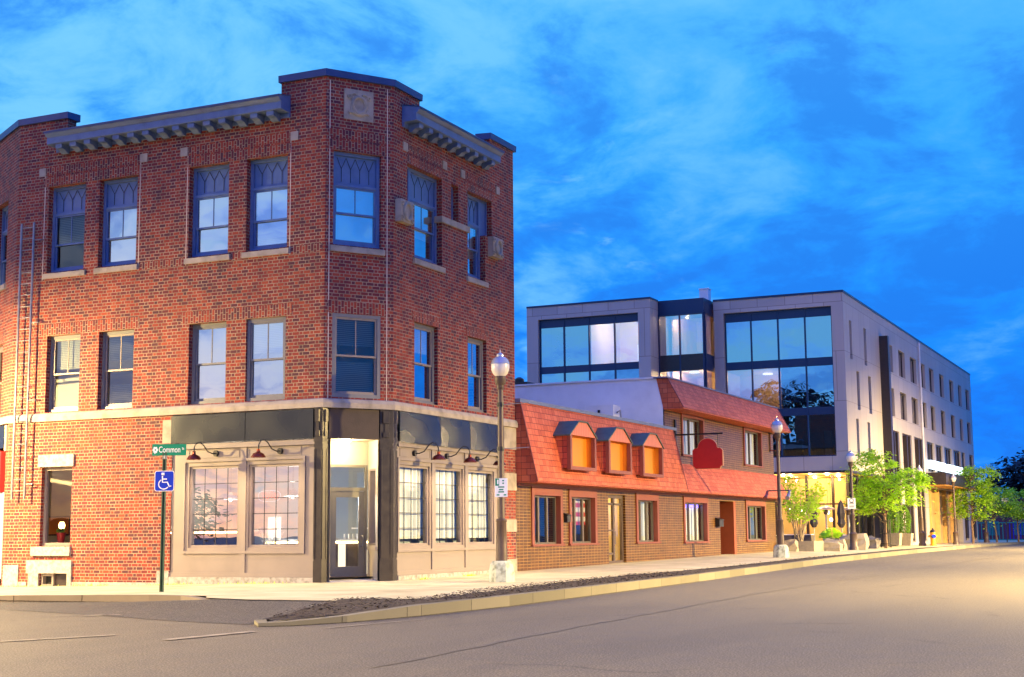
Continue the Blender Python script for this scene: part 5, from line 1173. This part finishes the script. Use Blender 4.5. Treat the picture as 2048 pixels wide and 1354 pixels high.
T1 = tree('street_tree', 'broad bright green street tree in a black guard by the hotel', -18.3, 94.6, 6.2, 2.2, [(-.6, 0, 4.6, 1.5, 1.5, 60), (1.0, .3, 4.2, 1.5, 1.0, 52), (-.9, 0, 3.2, 1.2, .8, 34), (.5, 0, 2.95, 1.5, .6, 30), (-.5, 0, 5.8, .8, .55, 16), (2.2, .2, 4.3, .6, .5, 12), (-1.2, 0, 2.4, .6, .3, 8)], LEAF, 46, .17, 3, .10, 'trees along the pavement')
tree('street_tree', 'tall loose bright tree beyond the boarded hotel entrance', -18.5, 135.4, 7.2, 2.2, [(-.3, 0, 4.8, 1.3, 2.0, 56), (.9, 0, 4.2, 1.0, 1.6, 34), (.3, 0, 6.5, .9, .7, 18), (1.6, 0, 6.4, .35, .5, 8), (-.9, 0, 3.4, .9, .8, 20), (.2, 0, 2.6, 1.1, .5, 16)], LEAF, 46, .21, 4, .09, 'trees along the pavement')
tree('street_tree', 'smaller pale green tree behind the far street lamp', -18.5, 152, 6.0, 2.4, [(0, 0, 4.2, 1.4, 1.3, 44), (.7, 0, 3.3, 1.3, .7, 24), (-.6, 0, 5.2, .8, .6, 14)], LEAF, 44, .22, 5, .09, 'trees along the pavement', lean=-.5)
tree('street_tree', 'rightmost bright green street tree at the end of the road', -16.9, 156, 5.8, 2.0, [(0, 0, 3.9, 1.7, 1.4, 60), (.9, 0, 3.0, 1.3, .8, 24), (-.4, 0, 5.0, 1.0, .6, 16), (1.6, 0, 4.4, .9, .8, 16)], LEAF, 44, .22, 6, .09, 'trees along the pavement')
tree('dark_tree', 'dark round tree against the sky at the far right', -25.3, 250, 15, 5, [(0, 0, 9.5, 5.6, 4.6, 120), (4, 0, 7.5, 4, 4, 60)], LEAFB, 40, .75, 8, .4, None, z=-.4)
tg = thing('tree_guard', 'black metal cage guard round the broad street tree trunk', 'tree guard', (-18.3, 94.6, GS(-18.3, 94.6))); z = GS(-18.3, 94.6)
for k in range(8): a_ = k * math.pi / 4; MB().tube([(-18.3 + .33 * math.cos(a_), 94.6 + .33 * math.sin(a_), z), (-18.3 + .33 * math.cos(a_), 94.6 + .33 * math.sin(a_), z + 1.75)], .025, 5).build('bar', BLKM, tg)
for h in (.25, .9, 1.7): MB().tube([(-18.3 + .33 * math.cos(k * math.pi / 8), 94.6 + .33 * math.sin(k * math.pi / 8), z + h) for k in range(17)], .022, 5).build('hoop', BLKM, tg)
# multi stemmed bush in the stone planter
bx, by = -20.0, 79.0; z = GS(bx, by); r_ = random.Random(11); bo = thing('shrub', 'open multi stemmed shrub rising from the stone planter by the patio', 'shrub', (bx, by, z + .4)); st = MB(); lv = MB()
for k in range(22):
    a_ = r_.uniform(0, 6.28); sp_ = r_.uniform(.3, 1.35); p = [Vector((bx + r_.uniform(-.25, .25), by + r_.uniform(-.2, .2), z + .3)), Vector((bx + math.cos(a_) * sp_ * .45, by + math.sin(a_) * .4, z + 1.6)), Vector((bx + math.cos(a_) * sp_, by + math.sin(a_) * .7, z + r_.uniform(2.6, 3.8)))]
    st.tube(p, [.03, .022, .008], 5)
    for j in range(46):
        t_ = r_.uniform(.55, 1.05); c = p[1].lerp(p[2], (t_ - .5) * 2 if t_ > .5 else 0) + Vector((r_.gauss(0, .2), r_.gauss(0, .2), r_.gauss(0, .14))); l = r_.uniform(.06, .13)
        lv.face([c, c + Vector((l, r_.uniform(-.05, .05), l * .4)), c + Vector((l * 1.5, 0, -l * .3)), c + Vector((l * .5, 0, -l * .5))])
st.build('stems', mat('pale_bark', (.34, .27, .18), .9, var=.3), bo); lv.build('leaves', LEAF, bo)
def stone(name, label, cat, x, y, pts, h, m, seed, grp=None, wob=.06):
    r_ = random.Random(seed); z = GS(x, y); b = MB(); lay = []
    for f_, hz in ((1.0, -.05), (1.02, h * .35), (.95, h * .8), (.82, h)): lay.append([(x + px * f_ + r_.uniform(-wob, wob), y + py * f_ + r_.uniform(-wob, wob), z + hz + (r_.uniform(-wob, wob) if hz > 0 else 0)) for px, py in pts])
    for A_, B_ in zip(lay, lay[1:]):
        for i in range(len(pts)): j = (i + 1) % len(pts); b.face([A_[i], A_[j], B_[j], B_[i]])
    b.face(lay[-1]); return tag(b.build(name, m, None, loc=(x, y, z)), label, cat, grp)
rect = lambda a_, c_: [(-a_, -c_), (0, -c_ * 1.05), (a_, -c_), (a_ * 1.02, 0), (a_, c_), (0, c_), (-a_, c_), (-a_ * 1.02, 0)]
pln = thing('stone_planter', 'long stone edged planter holding the multi stemmed shrub', 'planter', (-20.1, 79, GS(-20.1, 79))); z = GS(-20.1, 79)
MB().ring(Fr((0, 0), (1, 0), (0, -1)), 0, 0.01, 0, .01, .001, 0, .01).v.clear()
b = MB(); b.box(-21.3, -18.9, 78.0, 78.35, z - .05, z + .52); b.box(-21.3, -20.95, 78.35, 80.2, z - .05, z + .515); b.box(-19.25, -18.9, 78.35, 80.2, z - .05, z + .515); b.box(-20.95, -19.25, 79.9, 80.2, z - .05, z + .51); b.build('edging', POTC, pln); MB().box(-20.95, -19.25, 78.35, 79.9, z, z + .4).build('soil', SOIL, pln)
stone('stone_block', 'pale squared stone block at the end of the shrub planter', 'stone', -18.75, 80.6, rect(.75, .3), .45, POTC, 21); stone('stone_block', 'paler taller stone block next to the hotel corner lamp', 'stone', -19.2, 84.2, rect(.6, .35), .6, POTC, 22); stone('stone_block', 'low stone block standing at the foot of the brown brick corner', 'stone', -19.9, 77.0, rect(.35, .25), .6, POTC, 26)
stone('boulder', 'rounded tan boulder behind the hotel corner lamp', 'stone', -18.9, 87.8, rect(.8, .5), .8, POTC, 23, wob=.12); stone('boulder', 'dark grey boulder between the lamp and the tree guard', 'stone', -19.0, 92.5, rect(.7, .4), .65, mat('grey_rock', (.13, .12, .13), .9, var=.5, vscale=4, bump=.8, bscale=6), 24, wob=.16)
for k, (x, y, lb) in enumerate(((-19.6, 104.3, 'square planter with a conifer partly behind the tree guard'), (-19.0, 105.3, 'square planter with a full conifer right of the tree guard'))):
    z = GS(x, y); o = thing('conifer_planter', lb, 'planter', (x, y, z)); MB().hexa([(x - .42, y - .42, z), (x + .42, y - .42, z), (x + .42, y + .42, z), (x - .42, y + .42, z), (x - .5, y - .5, z + .85), (x + .5, y - .5, z + .85), (x + .5, y + .5, z + .85), (x - .5, y + .5, z + .85)]).build('pot', POTC, o)
    b = MB(); r_ = random.Random(40 + k)
    for j in range(1700):
        h = r_.random(); rd = .48 * math.sin(math.pi * min(1, .18 + .82 * h)) ** .7 * (1.0 if h < .5 else 1.0) * r_.uniform(.7, 1.03); a_ = r_.uniform(0, 6.28); c = Vector((x + rd * math.cos(a_), y + rd * math.sin(a_), z + .85 + 2.0 * h)); l = r_.uniform(.05, .12); u = Vector((math.cos(a_) * .5, math.sin(a_) * .5, 1)).normalized() * l; v = Vector((-math.sin(a_), math.cos(a_), 0)) * l * .35
        b.face([c - v, c + v, c + u])
    MB().tube([(x, y, z + .7), (x, y, z + 2.6)], [.05, .01], 6).build('trunk', BARK, o); b.build('foliage', LEAFD, o)
o = thing('fern_pot', 'bright green leafy plant in a low pot among the patio stones', 'plant', (-20.2, 88, GS(-20.2, 88))); z = GS(-20.2, 88); b = MB(); MB().lathe((-20.2, 88, z), [(.3, 0), (.4, .6), (.42, .64)], 12).build('pot', POTC, o)
for j in range(420):
    a_ = rnd.uniform(0, 6.28); rd = rnd.uniform(0, .65); c = Vector((-20.2 + rd * math.cos(a_), 88 + rd * math.sin(a_), z + .6 + rnd.uniform(0, .6) * (1.1 - rd))); l = .14; b.face([c, c + Vector((l * math.cos(a_), l * math.sin(a_), .05)), c + Vector((l * 1.4 * math.cos(a_ + .4), l * 1.4 * math.sin(a_ + .4), -.06))])
b.build('leaves', LEAF, o)
# patio heaters, folded umbrellas, tables
for k, (x, y, lb) in enumerate(((-21.5, 92.2, 'steel mushroom patio heater between the two folded umbrellas'), (-20.4, 93.6, 'steel mushroom patio heater behind the hotel corner lamp'))):
    z = GS(x, y); o = thing('patio_heater', lb, 'patio heater', (x, y, z)); MB().lathe((x, y, z), [(.25, 0), (.25, .55), (.2, .6)], 14).build('base', GALV, o, smooth=True); MB().tube([(x, y, z + .55), (x, y, z + 2.1)], .06, 8).build('pole', GALV, o); MB().lathe((x, y, z + 2.0), [(.1, 0), (.16, .1), (.16, .3)], 12).build('burner', BRONZE, o); MB().lathe((x, y, z + 2.32), [(.75, 0), (.72, .03), (.4, .12), (.08, .22)], 18).build('reflector', mat('heater_hood', (.62, .42, .28), .35, metal=.4) if 'heater_hood' not in bpy.data.materials else bpy.data.materials['heater_hood'], o, smooth=True)
for k, (x, y, lb) in enumerate(((-21.8, 90.2, 'dark folded patio umbrella beside the shrub'), (-20.5, 92.0, 'dark folded patio umbrella beside the hotel corner lamp'))):
    z = GS(x, y); o = thing('folded_umbrella', lb, 'umbrella', (x, y, z)); MB().tube([(x, y, z), (x, y, z + 2.95)], .03, 8).build('pole', GALV, o); MB().lathe((x, y, z), [(.35, 0), (.33, .08), (.05, .14)], 12).build('base', BLKM, o); b = MB(); n = 12
    prof = [(.10, 1.2), (.22, 1.45), (.16, 1.75), (.22, 2.1), (.17, 2.5), (.10, 2.75), (.02, 2.9)]
    rg = [[(x + r_ * (1 + .28 * (i % 2)) * math.cos(2 * math.pi * i / n), y + r_ * (1 + .28 * (i % 2)) * math.sin(2 * math.pi * i / n), z + h) for i in range(n)] for r_, h in prof]
    for A_, B_ in zip(rg, rg[1:]):
        for i in range(n): b.face([A_[i], A_[(i + 1) % n], B_[(i + 1) % n], B_[i]])
    b.build('canopy', CLOTH, o)
for k, (x, y, lb) in enumerate(((-24.0, 94.2, 'long patio table under a dark cloth behind the shrub'), (-26.6, 94.6, 'patio table under a dark cloth nearest the brown brick corner'))):
    z = GS(x, y); o = thing('patio_table', lb, 'table', (x, y, z)); MB().box(x - 1.1, x + 1.1, y - .4, y + .4, z + .76, z + .8).build('top', WHITE, o); MB().hexa([(x - 1.2, y - .5, z + .05), (x + 1.2, y - .5, z + .05), (x + 1.2, y + .5, z + .05), (x - 1.2, y + .5, z + .05), (x - 1.08, y - .39, z + .755), (x + 1.08, y - .39, z + .755), (x + 1.08, y + .39, z + .755), (x - 1.08, y + .39, z + .755)]).build('cloth', CLOTH, o)
# hydrant
x, y = -17.8, 109.6; z = GS(x, y); o = thing('fire_hydrant', 'yellow fire hydrant with black top and blue cap by the kerb', 'fire hydrant', (x, y, z))
MB().lathe((x, y, z), [(.24, 0), (.24, .08), (.19, .1), (.19, .85), (.23, .88), (.23, .95)], 14).build('barrel', YELLOW, o, smooth=True); MB().lathe((x, y, z + .95), [(.22, 0), (.2, .1), (.12, .2), (.06, .24), (.06, .33)], 14).build('bonnet', BLKM, o, smooth=True)
for u, r_, m_ in (((.42, -.9), .15, BLUES), ((-.9, -.42), .09, YELLOW), ((.9, .42), .09, YELLOW)): MB().tube([(x + u[0] * .1, y + u[1] * .1, z + .68), (x + u[0] * .33, y + u[1] * .33, z + .68)], r_, 10).build('outlet', m_, o)
# end of the street
fb = thing('far_building', 'dark purple brick building at the end of the street behind the trees', 'building', (-24, 215, -.4)); MB().box(-42, -12, 215, 230, -.6, 5.6).build('wall', PURP, fb); MB().box(-42.2, -11.8, 214.8, 230.2, 5.6, 5.9).build('parapet', BLUEM, fb)
for k in range(7): w = MB().box(-39 + 3.8 * k, -37.2 + 3.8 * k, 214.9, 214.99, .6, 2.6).build('window', GLASSD, fb)
fe = thing('metal_fence', 'teal and blue metal fence along the far end of the pavement', 'fence', (-24, 190, -.3)); q = MB()
for k in range(40): MB().box(-30 + .42 * k, -29.9 + .42 * k, 190, 190.06, -.3, 2.2).build('bar', BLUES if k > 18 else TEAL, fe)
MB().box(-30, -13, 189.98, 190.08, 2.2, 2.32).build('rail', TEAL, fe); MB().box(-30, -13, 189.98, 190.08, .1, .22).build('rail', TEAL, fe)

# ------------------------------------------------------------------ out of view: roadway lights, and what the window panes mirror
def cobra(px, py, hx, hy, e, label, hgt=9.5, col=LAMP_COL, size=158, blend=.35, tilt=None):
    o = thing('roadway_light', label, 'street light', (px, py, 0), 'tall roadway lights across the street'); MB().lathe((px, py, 0), [(.16, 0), (.13, .3), (.11, 4), (.08, hgt - .6)], 12).build('pole', GALV, o, smooth=True)
    MB().tube([(px, py, hgt - .8), (px + (hx - px) * .4, py + (hy - py) * .4, hgt + .05), (hx, hy, hgt + .1)], [.07, .05, .04], 8).build('arm', GALV, o, smooth=True)
    d = Vector((hx - px, hy - py, 0)).normalized(); f = Fr((hx, hy), d.xy, (-d.y, d.x)); MB().ob(f, -.35, .35, hgt + .02, hgt + .18, -.14, .14).build('head', GALV, o); MB().ob(f, -.25, .25, hgt - .02, hgt + .019, -.1, .1).build('lens', emit('roadway_lens', LAMP_COL, 60) if 'roadway_lens' not in bpy.data.materials else bpy.data.materials['roadway_lens'], o)
    light('SPOT', 'lamp_light', (hx, hy, hgt - .06), e, col, o, .18, spot_size=R(size), spot_blend=blend).rotation_euler = (Vector(tilt) if tilt else Vector((0, 0, -1))).to_track_quat('-Z', 'Y').to_euler(); return o
cobra(11, 42, 8, 42, 185000, 'roadway light across from the brick corner building', 9, size=156, blend=.55, tilt=(-.27, 0, -1))
cobra(11, 74, 8, 74, 250000, 'roadway light across from the red roofed building', 9, size=156, blend=.55, tilt=(-.27, 0, -1))
cobra(12, 106, 9, 106, 430000, 'roadway light across from the hotel', 9, size=154, blend=.6, tilt=(-.46, .1, -1))
cobra(-25, 5.5, -25, 8, 62000, 'roadway light across the side street', 8.5, size=154, blend=.55, tilt=(0, .25, -1)); cobra(12, -8, 9, -8, 480000, 'added roadway light behind the viewer, unseen, brightening the near road', size=146, blend=.6, tilt=(-.1, .12, -1))  # the lamp behind the viewer is added only to brighten the near road
tree('dark_tree', 'tall dark tree far across the road mirrored in the hotel panes', -75, -100, 33, 8, [(0, 0, 20, 11, 12, 170)], LEAFB, 60, .95, 31, .6, z=0); tree('dark_tree', 'small dark tree across the side street mirrored in the shop window', -74, -26, 6.5, 1.5, [(0, 0, 3.6, 2.6, 2.6, 70)], LEAFB, 26, .5, 32, .2, z=0)
hb = thing('dark_house', 'dark low house across the side street mirrored in the shop window', 'house', (-310, -285, 0)); MB().box(-330, -295, -310, -285, 0, 5).build('wall', PURP, hb); MB().ext(Fr((0, -284.5), (-1, 0), (0, 1)), [(294, 5), (331, 5), (324, 7), (301, 7)], -26, .3).build('roof', DARKC, hb)
